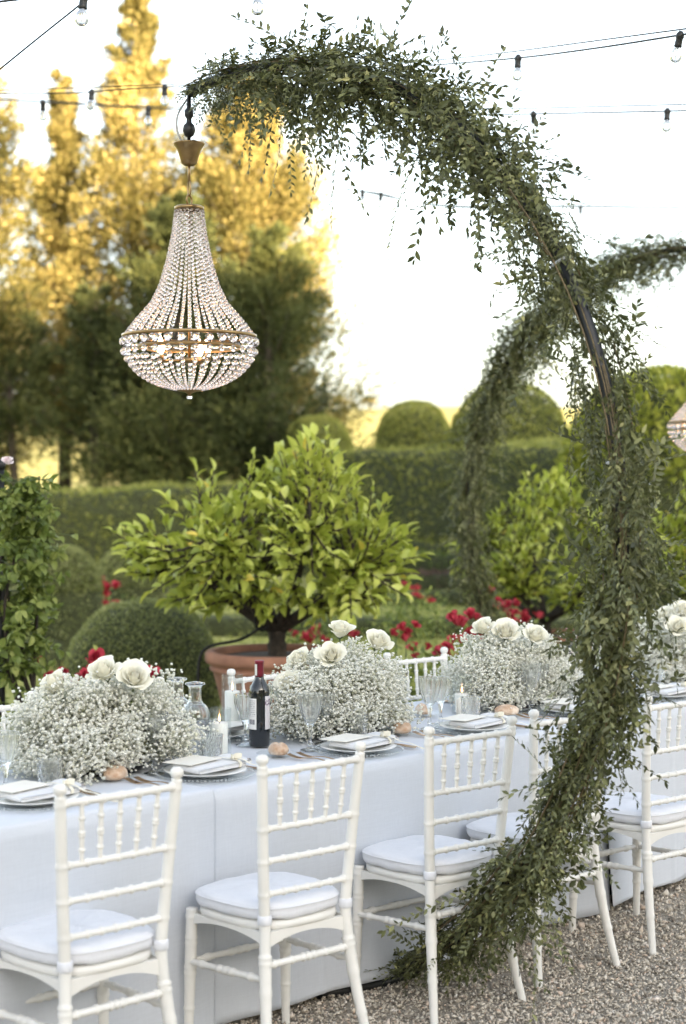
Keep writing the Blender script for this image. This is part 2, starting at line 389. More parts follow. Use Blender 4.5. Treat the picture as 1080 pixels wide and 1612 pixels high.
# table frame: s runs along the table, t across it towards the garden
TH = R(46.0); UX = np.array([math.cos(TH), math.sin(TH)]); NX = np.array([-math.sin(TH), math.cos(TH)]); O0 = np.array([-.45, 5.0])
TZ = 0.765
def T(s, t, z=0.0):
    p = O0 + s * UX + t * NX; return (float(p[0]), float(p[1]), float(z))

# ================================================================== setting
gx = np.concatenate([np.linspace(-1500, -60, 25), np.linspace(-50, 50, 41), np.linspace(60, 1500, 25)])
gy = np.concatenate([np.linspace(-300, -30, 10), np.linspace(-20, 60, 41), np.linspace(75, 2500, 50)])
def ground_h(x, y):
    d = np.clip((y - 75) / 520, 0, 1); h = 24.5 * d * d * (3 - 2 * d)
    return h * (1 + 0.10 * np.sin(x / 90.0) + 0.06 * np.sin(x / 37.0 + 1)) - 0.0
GX, GY = np.meshgrid(gx, gy); GV = np.stack([GX, GY, ground_h(GX, GY)], -1).reshape(-1, 3)
nx_ = len(gx); gf = np.array([(j * nx_ + i, j * nx_ + i + 1, (j + 1) * nx_ + i + 1, (j + 1) * nx_ + i) for j in range(len(gy) - 1) for i in range(nx_ - 1)])
ground = tag(link('ground', mesh_from('ground', GV, gf, 'field', True)), 'sunlit straw-coloured fields rising to a low hill behind the garden', kind='structure')
def sheet(name, poly, z, mat):
    o = link(name, mesh_from(name, [(x, y, z) for x, y in poly], [tuple(range(len(poly)))], mat)); o['kind'] = 'structure'; return o
sheet('lawn', [(-40, 8), (40, 8), (40, 44), (-40, 44)], 0.004, 'lawn')
sheet('gravel_terrace', [(-14, -8), (16, -8), (16, 11.0), (-14, 8.6)], 0.008, 'gravel_bed')
# pebbles where the terrace is seen between and beside the chairs
def gravel():
    n = 58000
    y = 5.0 + 3.4 * rng.random(n) ** 1.1; x = (-0.10 + 0.34 * rng.random(n)) * y
    keep = (x > -0.26 * y) & ((x - O0[0]) * NX[0] + (y - O0[1]) * NX[1] < 0.30); x, y = x[keep], y[keep]; n = len(x)
    sz = 0.0040 * np.exp(rng.normal(size=n) * 0.40); big = rng.random(n) < 0.012; sz[big] *= 2.1
    octa = np.array([(1, 0, 0), (0.2, 1, .1), (-1, .1, 0), (0, -1, -.1), (.1, .1, .8), (-.1, 0, -.8)]), np.array([(0, 1, 4), (1, 2, 4), (2, 3, 4), (3, 0, 4), (1, 0, 5), (2, 1, 5), (3, 2, 5), (0, 3, 5)])
    nr = unit(rng.normal(size=(n, 3)) * 0.45 + np.array([0, 0, 1])); xr = rdir(n)
    s3 = sz[:, None] * np.stack([1 + .5 * rng.random(n), .75 + .4 * rng.random(n), .55 + .4 * rng.random(n)], 1)
    pos = np.stack([x, y, 0.010 + sz * 0.3 + rng.random(n) * 0.004], 1)
    o = link('gravel', scatter('gravel', *octa, xr, nr, pos, s3, 'pebble', True)); tag(o, 'loose grey and buff gravel covering the terrace', 'gravel', kind='stuff')
gravel()
def grass():
    n = 20000
    y = 10.5 + 14 * rng.random(n) ** 1.3; x = (rng.random(n) * 2 - 1) * y * 0.24
    pos = np.stack([x, y, np.full(n, 0.004)], 1); d = unit(rng.normal(size=(n, 3)) * .45 + np.array([0, 0, 1]))
    o = link('grass', scatter('grass', *CARD, d, rdir(n), pos, np.stack([.05 + .05 * rng.random(n), np.full(n, .012), np.full(n, .02)], 1), 'grass_blade'))
    tag(o, 'short mown grass between the clipped box borders', 'grass', kind='stuff')
grass()

# unseen building added beside and behind the camera; its long shadow covers the garden
def added_shade_building():
    sd = np.array([math.sin(R(SUN_AZ)), math.cos(R(SUN_AZ))]); pd = np.array([-sd[1], sd[0]])      # towards the sun / along the front
    c = sd * 36 + pd * 4; rz = math.atan2(pd[1], pd[0]); Lh, Dp, Hh = 62.0, 12.0, 17.6
    o = thing('added_shade_building', 'unseen long ochre plaster building with tiled roof, added to shade the garden', 'building', (c[0], c[1], 0), rz)
    sgn = -1.0
    MB().add(*box(Lh, Dp, Hh, (0, sgn * Dp / 2, Hh / 2))).build('wall', 'plaster', o, smooth=False)
    r_ = MB(); y0, y1 = 0.7, sgn * Dp - 0.7; ym = (y0 + y1) / 2; xe = Lh / 2 + .7
    r_.add([(-xe, y0, Hh + .003), (xe, y0, Hh + .003), (xe, y1, Hh + .003), (-xe, y1, Hh + .003), (-xe + 5, ym, Hh + 1.5), (xe - 5, ym, Hh + 1.5)], [(0, 1, 5, 4), (2, 3, 4, 5), (1, 2, 5), (3, 0, 4), (3, 2, 1, 0)])
    r_.build('roof', 'roof_tile', o, smooth=False)
    wm = MB().add(*box(1.2, .1, 2.0)).mesh('window', 'window_dark', False); sm = MB().add(*box(.6, .08, 2.0)).mesh('shutter', 'shutter', False)
    for i in range(14):
        for z in (2.2, 6.6, 11.0):
            wo_ = link('window', wm, o, (-28.6 + i * 4.4, 0.02, z))
            for s_ in (-1, 1): link('shutter', sm, wo_, (s_ * .92, 0.05, 0))
added_shade_building()

# ================================================================== vegetation
def hedge_leaves(name, pts, nrm, size, mat, parent, jit=0.5, kind='stuff'):
    n = len(pts); d = unit(nrm * .6 + rng.normal(size=(n, 3)) * jit + np.array([0, 0, .25]))
    me = scatter(name, *LEAF4, d, unit(nrm + rng.normal(size=(n, 3)) * .7), pts - nrm * size * .35, np.stack([size * (.7 + .6 * rng.random(n)), size * .55 * np.ones(n), size * .5 * np.ones(n)], 1), mat, rnd=np.clip(.46 + .30 * vnoise(pts, 2.2, 77) + .16 * vnoise(pts, 7, 78) + .22 * rng.normal(size=n), 0, 1))
    o = link(name, me, parent); o['kind'] = kind; return o
def dome(name, label, cat, loc, rx, ry, h, size=.03, n=9000, mat='topiary_leaf', group=None, vrf=1.15, p=2.0, seed=1):
    """clipped dome: superellipsoid top on a short upright skirt"""
    o = thing(name, label, cat, loc, 0, group)
    vr = min(h * .72, max(rx, ry) * vrf)
    d = rdir(n * 2); d = d[d[:, 2] > -0.25][:n]
    def shape(d):
        q = np.abs(d) ** p; r = (q.sum(1)) ** (-1 / p); v = d * r[:, None]
        v = v * np.array([rx, ry, vr]); v[:, 2] = np.where(v[:, 2] < 0, v[:, 2] / (.25 * vr) * (h - vr) , v[:, 2]) + h - vr
        k = 1 + .035 * vnoise(v, 4.5 / max(rx, .3), seed) + .02 * vnoise(v, 12 / max(rx, .3), seed + 5)
        v[:, :2] *= k[:, None]; v[:, 2] = h - vr + (v[:, 2] - (h - vr)) * k
        v[:, 2] = np.maximum(v[:, 2], 0.0); return v
    sv, sf = lathe([(math.cos(a), math.sin(a)) for a in np.linspace(-.35, PI / 2 - .01, 16)], 32)
    cv = shape(unit(np.array(sv))) * .965
    MB().add(cv, sf).build('body', 'dark_leaf_core', o)
    v = shape(d); nr = unit(d / np.array([rx, ry, vr]))
    hedge_leaves('leaves', v, nr, size, mat, o)
    return o
def hedge(name, label, a, b_, width, h, size, n, mat, seed=3, group=None, round_=.08, z0=0.0):
    a = np.array(a, float); b_ = np.array(b_, float); L = np.linalg.norm(b_ - a); e = (b_ - a) / L; rz = math.atan2(e[1], e[0])
    o = thing(name, label, 'hedge', (a[0], a[1], z0), rz, group)
    # points on the faces
    areas = np.array([L * h, L * h, L * width, width * h, width * h]); cnt = (areas / areas.sum() * n).astype(int); P = []; Q = []
    for k, c in enumerate(cnt):
        s_ = rng.random(c); u_ = rng.random(c)
        if k == 0: p = np.stack([s_ * L, -width / 2 * np.ones(c), u_ * h], 1); q = np.tile([0, -1., 0], (c, 1))
        elif k == 1: p = np.stack([s_ * L, width / 2 * np.ones(c), u_ * h], 1); q = np.tile([0, 1., 0], (c, 1))
        elif k == 2: p = np.stack([s_ * L, (u_ - .5) * width, h * np.ones(c)], 1); q = np.tile([0, 0, 1.], (c, 1))
        else: p = np.stack([(L if k == 3 else 0) * np.ones(c), (s_ - .5) * width, u_ * h], 1); q = np.tile([1. if k == 3 else -1., 0, 0], (c, 1))
        P.append(p); Q.append(q)
    P = np.concatenate(P); Q = np.concatenate(Q)
    def wob(p): 
        k = .09 * min(1, h) * vnoise(p, 1.6, seed) + .07 * min(1, h) * vnoise(p, 5, seed + 1)
        q = p.copy(); q[:, 2] = np.maximum(0, p[:, 2] * (1 + k * .6)); q[:, 1] *= 1 + k; 
        e_ = np.clip((p[:, 2] - (h - round_)) / round_, 0, 1); q[:, 1] *= 1 - .5 * round_ / (width / 2) * e_ ** 2
        return q
    hedge_leaves('leaves', wob(P) + Q * rng.normal(size=(len(P), 1)) * size * .3, Q, size, mat, o)
    nx2 = max(6, int(L / .3)); bm_ = MB(); prof = [(-1, 0), (-1, .35), (-1, .7), (-1, .94), (-.9, 1), (0, 1), (.9, 1), (1, .94), (1, .7), (1, .35), (1, 0)]
    vv = np.array([(x, y * width / 2, z * h) for x in np.linspace(0, L, nx2) for y, z in prof]); vv = wob(vv) * np.array([1, .97, .985])
    m_ = len(prof); ff = [(i * m_ + j, (i + 1) * m_ + j, (i + 1) * m_ + j + 1, i * m_ + j + 1) for i in range(nx2 - 1) for j in range(m_ - 1)] + [tuple(range(m_)), tuple(range(nx2 * m_ - 1, (nx2 - 1) * m_ - 1, -1))]
    bm_.add(vv, ff).build('body', 'dark_leaf_core', o)
    return o
# tall clipped hedge with domes
hedge('clipped_hedge', 'tall dark clipped hedge with rounded domes standing above it', (-.35, 30.6), (4.7, 20.6), 1.3, 2.24, .065, 24000, 'topiary_leaf')
hedge('clipped_hedge', 'dark clipped hedge below the conifers, beyond the climbing rose', (-9.5, 26.5), (-1.6, 26.5), 1.0, 1.62, .065, 17000, 'topiary_leaf', 8)
GD = 'clipped topiary domes along the hedge'
dome('topiary_dome', 'small clipped green dome beside the conifers, end of the hedge', 'topiary', (-.49, 32, 0), .68, .68, 2.98, .055, 8000, group=GD, p=2.4, seed=2)
dome('topiary_dome', 'round-topped clipped green dome with open field between it and the end dome', 'topiary', (1.26, 29.5, 0), .67, .68, 3.14, .055, 8000, group=GD, p=2.4, seed=3, vrf=1.3)
dome('topiary_dome', 'broad clipped green dome partly behind the thin leafy arch', 'topiary', (2.65, 26.3, 0), .97, .95, 3.25, .06, 10000, group=GD, p=2.3, seed=4)
dome('topiary_dome', 'large light green rounded shrub beside the smaller-looking hanging chandelier', 'topiary', (3.85, 20.0, 0), 1.2, 1.1, 3.10, .10, 7000, 'bright_shrub_leaf', group=GD, p=2.0, seed=5)
# boxwood balls
dome('boxwood_ball', 'wide low clipped boxwood mound beside the terracotta pot', 'boxwood', (-1.46, 12.1, 0), .56, .52, .84, .022, 16000, 'box_leaf', seed=6, p=2.3)
dome('boxwood_ball', 'round clipped boxwood ball rising behind the climbing rose', 'boxwood', (-2.62, 15.5, 0), .36, .36, 1.10, .03, 7000, 'box_leaf', seed=7)
dome('boxwood_ball', 'small clipped boxwood ball behind red roses, seen past the lemon tree leaves', 'boxwood', (-2.32, 18.2, 0), .40, .4, 1.02, .035, 6000, 'box_leaf', seed=8)
dome('boxwood_ball', 'clipped boxwood ball beyond the arch, under the small lemon tree at the hedge', 'boxwood', (2.62, 12.3, 0), .50, .5, 1.16, .03, 7000, 'box_leaf', seed=9)
# low parterre borders
hedge('box_border', 'low clipped box border crossing the lawn behind the red roses', (-6.2, 18.9), (6.0, 17.7), .55, .21, .03, 9000, 'box_leaf', 11)
hedge('box_border', 'second low box border, between lawn and the purple-leaved bed', (-6.5, 23.6), (6.0, 22.4), .5, .19, .035, 8000, 'box_leaf', 12)
hedge('box_border', 'low box border close behind the garden-side chairs', (-3.5, 9.6), (3.6, 11.6), .42, .20, .022, 9000, 'box_leaf', 13)
hedge('purple_border', 'dark purple-leaved low planting in front of the tall hedge', (-.2, 25.2), (3.2, 23.4), .7, .36, .05, 3500, 'purple_leaf', 14)
hedge('shrub_border', 'mid-green leafy border between the purple bed and golden border', (-.2, 26.6), (3.2, 24.0), .7, .60, .06, 3500, 'rose_leaf', 17)
hedge('golden_border', 'yellow-green low border lying along the foot of the tall hedge', (-.2, 28.6), (3.4, 22.9), .7, .82, .05, 5000, 'golden_box_leaf', 15)
hedge('box_border', 'short box border turning towards the boxwood mound', (-3.9, 13.2), (-1.6, 17.3), .45, .26, .03, 4000, 'box_leaf', 16)

def conifer(label, x, y, h, rad, n_br, n_leaf, seed, lean=0.0, prof=lambda q: (1 - q) ** .8, z_low=.6, droop=.25, spray=.155, leaf='conifer_leaf'):
    global rng
    keep = rng; rng = np.random.default_rng(seed)
    o = thing('conifer', label, 'tree', (x, y, 0), 0, 'tall conifers behind the garden')
    tz = np.linspace(0, 1, 14); tp = np.stack([lean * tz ** 2 * h + .05 * np.sin(tz * 7), .05 * np.cos(tz * 5), tz * h * .97], 1)
    trunk = MB().add(*tube(tp, .02 + .22 * (rad / 3) * (1 - tz) ** .9, 8)).build('trunk', 'bark', o)
    lm = MB(); LP = []; LD = []
    q = z_low / h + (1 - z_low / h) * rng.random(n_br) ** 1.15
    az = rng.random(n_br) * 2 * PI; per = int(n_leaf * 1.5) // n_br
    for k in range(n_br):
        L = rad * prof(q[k]) * (.62 + .5 * rng.random()) + .12
        base = np.array([lean * q[k] ** 2 * h, 0, q[k] * h])
        d = np.array([math.cos(az[k]), math.sin(az[k]), .28 + .5 * q[k]]); tt = np.linspace(0, 1, 7)
        pts = base + np.outer(tt * L, d) + np.stack([0 * tt, 0 * tt, L * (-droop * tt + droop * 1.35 * tt ** 2)], 1)
        if k % 2 == 0: lm.add(*tube(pts, .028 * rad / 3 * (1.1 - tt) + .006, 4))
        u_ = .18 + .85 * rng.random(per) ** .7; u_ = np.minimum(u_, 1.05)
        c = np.stack([np.interp(u_, tt, pts[:, i]) for i in range(3)], 1)
        off = rng.normal(size=(per, 3)) * (L * .13 + .05) * (1.15 - .6 * u_[:, None])
        LP.append(c + off); LD.append(unit(unit(d) * .75 + off * 1.8 + np.array([0, 0, .35]) + rng.normal(size=(per, 3)) * .35))
    lm.build('limbs', 'bark', o)['kind'] = 'stuff'
    P = np.concatenate(LP); Dd = np.concatenate(LD); n = len(P)
    cl = .41 + .38 * vnoise(P, 1.9, seed) + .22 * rng.normal(size=n)
    me = scatter('crown', *CARD, Dd, rdir(n), P, np.stack([spray * (.5 + .7 * rng.random(n)), spray * .30 * (.7 + .6 * rng.random(n)), np.full(n, .1)], 1), leaf, rnd=np.clip(cl, 0, 1))
    c = link('crown', me, o); c['kind'] = 'stuff'; rng = keep
    return o
wide = lambda q: (1 - q) ** .70 * (.60 + .40 * min(1, q / .15))
spire = lambda q: (1 - q) ** .95 * (.70 + .30 * min(1, q / .2))
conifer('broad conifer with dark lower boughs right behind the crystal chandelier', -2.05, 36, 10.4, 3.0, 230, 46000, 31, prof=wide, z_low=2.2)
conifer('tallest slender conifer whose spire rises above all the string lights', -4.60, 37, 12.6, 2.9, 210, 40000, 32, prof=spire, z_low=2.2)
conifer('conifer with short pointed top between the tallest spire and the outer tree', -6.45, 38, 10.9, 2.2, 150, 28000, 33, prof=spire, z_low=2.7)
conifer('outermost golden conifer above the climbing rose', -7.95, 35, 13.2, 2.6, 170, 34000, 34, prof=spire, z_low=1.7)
SHADE_LEAF = 'shade_conifer_leaf'  # conifers added in front, their leaf colour carrying the shade low down
conifer('spreading conifer with shade-darkened leaf colour filling the gap behind the lemon tree', -3.3, 33.5, 7.3, 2.3, 140, 21000, 35, prof=wide, z_low=1.0, leaf=SHADE_LEAF)
conifer('conifer with shade-darkened leaf colour between the lemon tree top and the end dome', -1.45, 33, 6.6, 2.2, 120, 17000, 37, prof=wide, z_low=.9, leaf=SHADE_LEAF)
conifer('thin conifer with shade-darkened leaf colour and bright gaps below the tallest spire', -5.1, 34, 5.6, 1.7, 70, 6500, 38, prof=wide, z_low=1.5, leaf=SHADE_LEAF)
conifer('thin conifer with shade-darkened leaf colour and gaps under the outermost golden tree', -6.9, 34.5, 5.4, 1.5, 60, 5500, 39, prof=wide, z_low=2.2, leaf=SHADE_LEAF)
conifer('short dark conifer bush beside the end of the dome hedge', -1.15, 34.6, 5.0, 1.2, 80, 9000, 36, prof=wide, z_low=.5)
# far umbrella pines on the hill
def umbrella_pine(label, x, y, h):
    z = float(ground_h(np.array(x), np.array(y)))
    o = thing('umbrella_pine', label, 'tree', (x, y, z), 0, 'pines on the far hill')
    tz = np.linspace(0, 1, 6); MB().add(*tube(np.stack([.2 * np.sin(tz * 3), 0 * tz, tz * h * .8], 1), .28 - .15 * tz, 6)).build('trunk', 'bark', o)
    n = 2500; d = rdir(n); P = d * np.array([h * .42, h * .42, h * .16]) * (.5 + .5 * rng.random((n, 1)) ** .4); P[:, 2] = np.abs(P[:, 2]) * 1.1 + h * .72
    c = link('crown', scatter('crown', *CARD, unit(d + rng.normal(size=(n, 3)) * .5), rdir(n), P, np.stack([.9 + 0 * P[:, 0], .4 + 0 * P[:, 0], .2 + 0 * P[:, 0]], 1), 'conifer_leaf'), o); c['kind'] = 'stuff'
umbrella_pine('tiny umbrella pine standing alone on the far hilltop', 9.2, 600, 6.0)
umbrella_pine('tiny umbrella pine on the far hill, its foot behind the end dome', -1.0, 600, 6.4)

def lemon_tree(label, x, y, rim_z, rim_r, crown_c, crown_r, n_twig, seed, shoots=(), bracket=False, n_obj=300, trunk_lean=(.0, .0), pot_label=''):
    """potted citrus: pot and tree are two things"""
    global rng
    keep = rng; rng = np.random.default_rng(seed)
    pot = thing('terracotta_pot', pot_label, 'plant pot', (x, y, 0), 0)
    h = rim_z; r = rim_r
    MB().add(*lathe([(r * .62, 0), (r * .64, .03), (r * .72, h * .3), (r * .82, h * .62), (r * .88, h * .78), (r * .89, h * .80), (r * .93, h * .815), (r * .935, h * .835), (r * .905, h * .85), (r * .92, h * .875)], 56, cap=False)).build('body', 'terracotta', pot)
    MB().add(*lathe([(r * .92, h * .872), (r * .985, h * .89), (r * 1.0, h * .93), (r * .995, h * .975), (r * .965, h), (r * .88, h), (r * .86, h * .96), (r * .84, h * .86)], 56, cap=False)).build('rim', 'terracotta', pot)
    MB().add(*lathe([(0.0, h * .955), (r * .4, h * .95), (r * .87, h * .93)], 40)).build('soil', 'soil', pot)
    if bracket:
        pts = spline([(-r * 1.02, -.12, -.0 + .02), (-r * 1.06, -.13, h * .55), (-r * 1.05, -.12, h * .93), (-r * .9, -.12, h * 1.06), (-r * .5, -.1, h * 1.12), (-r * .22, -.08, h * 1.24), (-r * .12, -.08, h * 1.36)], 40)
        ib = MB().add(*tube(pts, .011, 6)); a = np.linspace(0, 2 * PI, 18)
        ib.add(*tube(np.stack([-r * .20 + .045 * np.cos(a), 0 * a - .08, h * 1.29 + .05 * np.sin(a)], 1), .009, 6))
        ib.build('iron_bracket', 'iron', pot)
    o = thing('lemon_tree', label, 'tree', (x, y, rim_z * .95), 0)
    cc = np.array(crown_c) - np.array([x, y, rim_z * .95]); cr = np.array(crown_r)
    fork = np.array([trunk_lean[0], trunk_lean[1], max(.16, cc[2] - cr[2] * .95)])
    tk = spline([(0, 0, -.03), (fork[0] * .4, 0, fork[2] * .4), fork], 10)
    tm = MB().add(*tube(tk, np.linspace(.068, .055, 10) * (cr[0] / .95) * (1 + .1 * np.sin(np.arange(10) * 2.1)), 10)); tm.build('trunk', 'bark', o)
    limb = MB(); ends = []
    nl = 9
    for k in range(nl):
        a = 2 * PI * k / nl + rng.random() * .5
        e = cc + cr * np.array([math.cos(a) * .66, math.sin(a) * .66, -.50 + .75 * rng.random()])
        mid = fork * .45 + e * .55 + np.array([0, 0, -.06])
        p = spline([fork - np.array([0, 0, .04]), mid, e], 10); limb.add(*tube(p, np.linspace(.045, .016, 10) * (cr[0] / .95), 7)); ends.append(p)
    allp = np.concatenate(ends); LP = []; LX = []; LN = []
    def twig(tip, curve_up=.12, nleaf=9, leaf_len=.32):
        j = int(np.argmin(np.linalg.norm(allp - tip, axis=1) + rng.random(len(allp)) * .12)); b0 = allp[j]
        mid = (b0 + tip) / 2 + np.array([0, 0, -curve_up * np.linalg.norm(tip - b0)]); p = spline([b0, mid, tip], 8)
        limb.add(*tube(p, np.linspace(.011, .004, 8), 4))
        seg = p[-1] - p[-2]; seg = unit(seg); L = min(leaf_len, np.linalg.norm(tip - b0) * .9 + .05)
        for q in range(nleaf):
            u_ = 1 - (q / nleaf) * (L / (np.linalg.norm(tip - b0) + 1e-6)); u_ = max(u_, 0)
            c = np.array([np.interp(u_ * 7, np.arange(8), p[:, i]) for i in range(3)])
            az = q * 2.4 + rng.random(); s1 = unit(np.cross(seg, [0.3, .2, 1.])); s2 = np.cross(seg, s1)
            spread = .35 if q < 2 else .8 + .4 * rng.random()
            d = unit(seg + spread * (math.cos(az) * s1 + math.sin(az) * s2) + np.array([0, 0, .10])); LP.append(c); LX.append(d)
            LN.append(unit(seg * .8 + np.array([0, 0, .9]) + rng.normal(size=3) * .35))
    for k in range(n_twig):
        d = rdir(1)[0]; 
        if d[2] < -.9: d[2] *= -1
        rr = .55 + .5 * rng.random() ** .5
        tip = cc + np.array([.16 * cr[0] * max(d[2], 0), 0, 0]) + cr * np.array([1 - .38 * max(d[2], 0) ** 1.5, 1 - .3 * max(d[2], 0), 1.18 if d[2] > 0 else .92]) * d * rr * (1 + .10 * math.sin(d[0] * 5 + seed) + .08 * math.sin(d[1] * 7 + d[2] * 5)); twig(tip)
    for sh in shoots: twig(np.array(sh) - np.array([x, y, rim_z * .95]), .02, 13, .42)
    limb.build('limbs', 'bark', o)['kind'] = 'stuff'
    P = np.array(LP); X = np.array(LX); Nn = np.array(LN); n = len(P)
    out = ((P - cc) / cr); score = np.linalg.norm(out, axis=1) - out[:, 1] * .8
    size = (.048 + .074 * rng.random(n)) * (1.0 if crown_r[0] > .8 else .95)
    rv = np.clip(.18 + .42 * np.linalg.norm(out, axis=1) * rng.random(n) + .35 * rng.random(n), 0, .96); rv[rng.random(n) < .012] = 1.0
    order = np.argsort(-score); first = order[:n_obj]; rest = order[n_obj:]
    if len(rest):
        s3 = np.stack([size, size * .46, size], 1)
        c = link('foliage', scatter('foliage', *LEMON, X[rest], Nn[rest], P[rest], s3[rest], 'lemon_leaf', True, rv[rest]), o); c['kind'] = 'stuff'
    tones = [mesh_from('leaf', LEMON[0] * np.array([1, .46, 1]), LEMON[1], 'lemon_leaf', True, np.full(len(LEMON[1]), q)) for q in (.2, .35, .5, .62, .74, .86, .95, 1.0)]
    F = frames(X[first], Nn[first])
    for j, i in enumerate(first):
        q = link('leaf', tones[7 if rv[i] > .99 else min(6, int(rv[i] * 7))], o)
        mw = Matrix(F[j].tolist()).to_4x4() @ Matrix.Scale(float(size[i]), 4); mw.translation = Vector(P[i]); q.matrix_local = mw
    # little white flower buds
    rng = keep
    return o
lemon_tree('large potted lemon tree with wide bright crown behind the flower mounds', -.42, 10.5, .64, .46, (-.42, 10.5, 1.30), (.93, .82, .52), 450, 51,
           shoots=[(-.10, 10.3, 2.03), (-.13, 10.3, 1.93), (-.92, 10.3, 1.80), (-.80, 10.2, 1.78), (.42, 10.1, 1.40), (.47, 10.2, 1.25), (-1.36, 10.2, 1.30), (-1.30, 10.3, 1.42), (.10, 10.0, 1.72), (-.55, 10.2, 1.88), (-.30, 10.2, 1.92), (-.02, 10.2, 1.86), (-.22, 10.1, 1.97), (.25, 10.1, 1.58), (-1.1, 10.1, 1.62), (.2, 9.9, .95), (-.9, 9.9, .98), (.05, 9.8, .90), (-1.15, 10.0, 1.05), (.38, 10.0, 1.02)], bracket=True,
           pot_label='wide weathered terracotta pot with iron bracket holding the large lemon tree')
lemon_tree('lemon tree with upright leaf rosettes seen through the leafy arches', 1.62, 13.2, .50, .42, (1.60, 13.2, 1.12), (.72, .65, .52), 250, 52,
           shoots=[(1.48, 12.9, 1.80), (1.42, 12.9, 1.70), (1.06, 12.9, 1.45)], n_obj=160, pot_label='terracotta pot under the lemon tree seen through the leafy arches')
lemon_tree('small lemon tree whose bright leaves show below the second chandelier', 2.72, 12.0, .50, .40, (2.72, 12.0, 1.25), (.55, .5, .46), 150, 53,
           shoots=[(2.45, 11.8, 1.72)], n_obj=90, pot_label='terracotta pot of the small lemon tree beyond the second table end')

# ------------------------------------------------------------------ roses (blooms)
def petal_mesh(name, mat, R0, R1, H, wid, curl, ruff, rv, seed, nu=7, nv=7, close=0.0):
    r_ = np.random.default_rng(seed); v = []; ph = r_.random() * 6
    for j in range(nv):
        h = j / (nv - 1)
        for i in range(nu):
            a = (i / (nu - 1) * 2 - 1); wa = wid * (.45 + .55 * math.sin(min(1, h * 1.25) * PI / 2)) * (1 - .30 * max(0, h - .75) / .25 * abs(a) ** 2)
            hh = h * (1 - .16 * abs(a) ** 2.5 * (h > .5))
            rr = R0 + (R1 - R0) * (math.sin(hh * PI / 2) ** .9)
            rr *= 1 - close * max(0, hh - .35) ** 1.5 * 1.8
            out = curl * max(0, hh - .62) ** 2 * 2.6
            z = H * hh - curl * .55 * max(0, hh - .72) ** 2 * 2.0
            rr2 = rr + out + ruff * math.sin(a * 4 + ph) * hh ** 2
            th = a * wa
            v.append((rr2 * math.cos(th), rr2 * math.sin(th), z + ruff * .7 * math.cos(a * 5 + ph) * hh ** 2))
    f = [(j * nu + i, j * nu + i + 1, (j + 1) * nu + i + 1, (j + 1) * nu + i) for j in range(nv - 1) for i in range(nu - 1)]
    return mesh_from(name, v, np.array(f), mat, True, np.full(len(f), rv))
def rose_set(mat, S, seed, count=22):
    r_ = np.random.default_rng(seed); out = []
    for k in range(count):
        q = k / (count - 1)
        R1 = S * (.045 + .42 * q ** 1.05); H = S * (.80 - .22 * q ** 1.5 + .025 * r_.normal()); wid = 1.9 - 1.05 * q
        curl = S * (.06 * q + .62 * q ** 2.4); out.append((petal_mesh('petal', mat, S * (.03 + .03 * q), R1, H, wid, curl, S * (.006 + .028 * q), .2 + .8 * r_.random(), seed * 50 + k, close=max(0, 1 - q * 1.6)), k * 2.3999 + r_.random() * .35, -S * .07 * q))
    return out
WHITE = [rose_set('rose_white', .088, s_) for s_ in (1, 2, 3)]
RED = rose_set('rose_red', .075, 9, 11)
def joined_rose(name, setlist, mat):
    mb = MB(); rv = []
    for me, a, z in setlist:
        v = np.array([p.co for p in me.vertices]) @ rotm('Z', a).T + np.array([0, 0, z]); mb.add(v, [tuple(p.vertices) for p in me.polygons]); rv += [d_.value for d_ in me.attributes['rnd'].data]
    return mb.mesh(name, mat, True, rv)
RED_ME = joined_rose('bloom', RED, 'rose_red'); PINK_ME = joined_rose('bloom', rose_set('rose_pink', .07, 12, 11), 'rose_pink')
def place(o, pos, direction, roll=0.0, s=1.0):
    q = Vector(direction).to_track_quat('Z', 'Y').to_matrix().to_4x4() @ Matrix.Rotation(roll, 4, 'Z') @ Matrix.Scale(s, 4)
    q.translation = Vector(pos); o.matrix_local = q
def rose_bush(label, base, spots, seed, spread=.35, h=.6, n=900, size=.05, bloom=RED_ME, bs=1.0):
    r_ = np.random.default_rng(seed)
    o = thing('rose_bush', label, 'rose bush', (base[0], base[1], 0)); st_ = MB()
    n0 = len(spots)
    for (bx, by, bz) in spots:
        e = np.array([bx - base[0], by - base[1], bz - .02]); p = spline([(e[0] * .25, e[1] * .25, 0), (e[0] * .6, e[1] * .6, e[2] * .55), e], 7); st_.add(*tube(p, np.linspace(.008, .004, 7), 5))
        for q in range(int(r_.integers(2, 5))):
            bl = link('bloom', bloom, o); off = r_.normal(size=3) * np.array([.05, .05, .035]) * (q > 0)
            place(bl, e + off + np.array([0, 0, -.02]), unit(np.array([off[0] * 6, -.5 + off[1] * 6, 1.0]) + r_.normal(size=3) * .3), r_.random() * 6, bs * (.65 + .5 * r_.random()))
    st_.build('canes', 'stem_green', o)
    P = r_.normal(size=(n, 3)) * np.array([spread * .55, spread * .5, h * .26]) + np.array([0, 0, h * .55]); P[:, 2] = np.abs(P[:, 2]); d = unit(P - np.array([0, 0, h * .3]) + r_.normal(size=(n, 3)) * .3)
    c = link('foliage', scatter('foliage', *LEAF4, d, unit(r_.normal(size=(n, 3)) * .6 + np.array([0, -.3, 1])), P, np.stack([size * (.7 + .6 * r_.random(n)), size * .6 * np.ones(n), size * np.ones(n)], 1), 'rose_leaf'), o); c['kind'] = 'stuff'
    return o
def at(x, y, D):
    """world point seen at depth D (plain numbers measured beforehand)"""
    a = (x - 540) / 2600; v = (806 - y) / 2600; p = R(1.062); dd = math.cos(p) + v * math.sin(p); z = -math.sin(p) + v * math.cos(p)
    return (a * D / dd, D, 1.715 + z * D / dd)
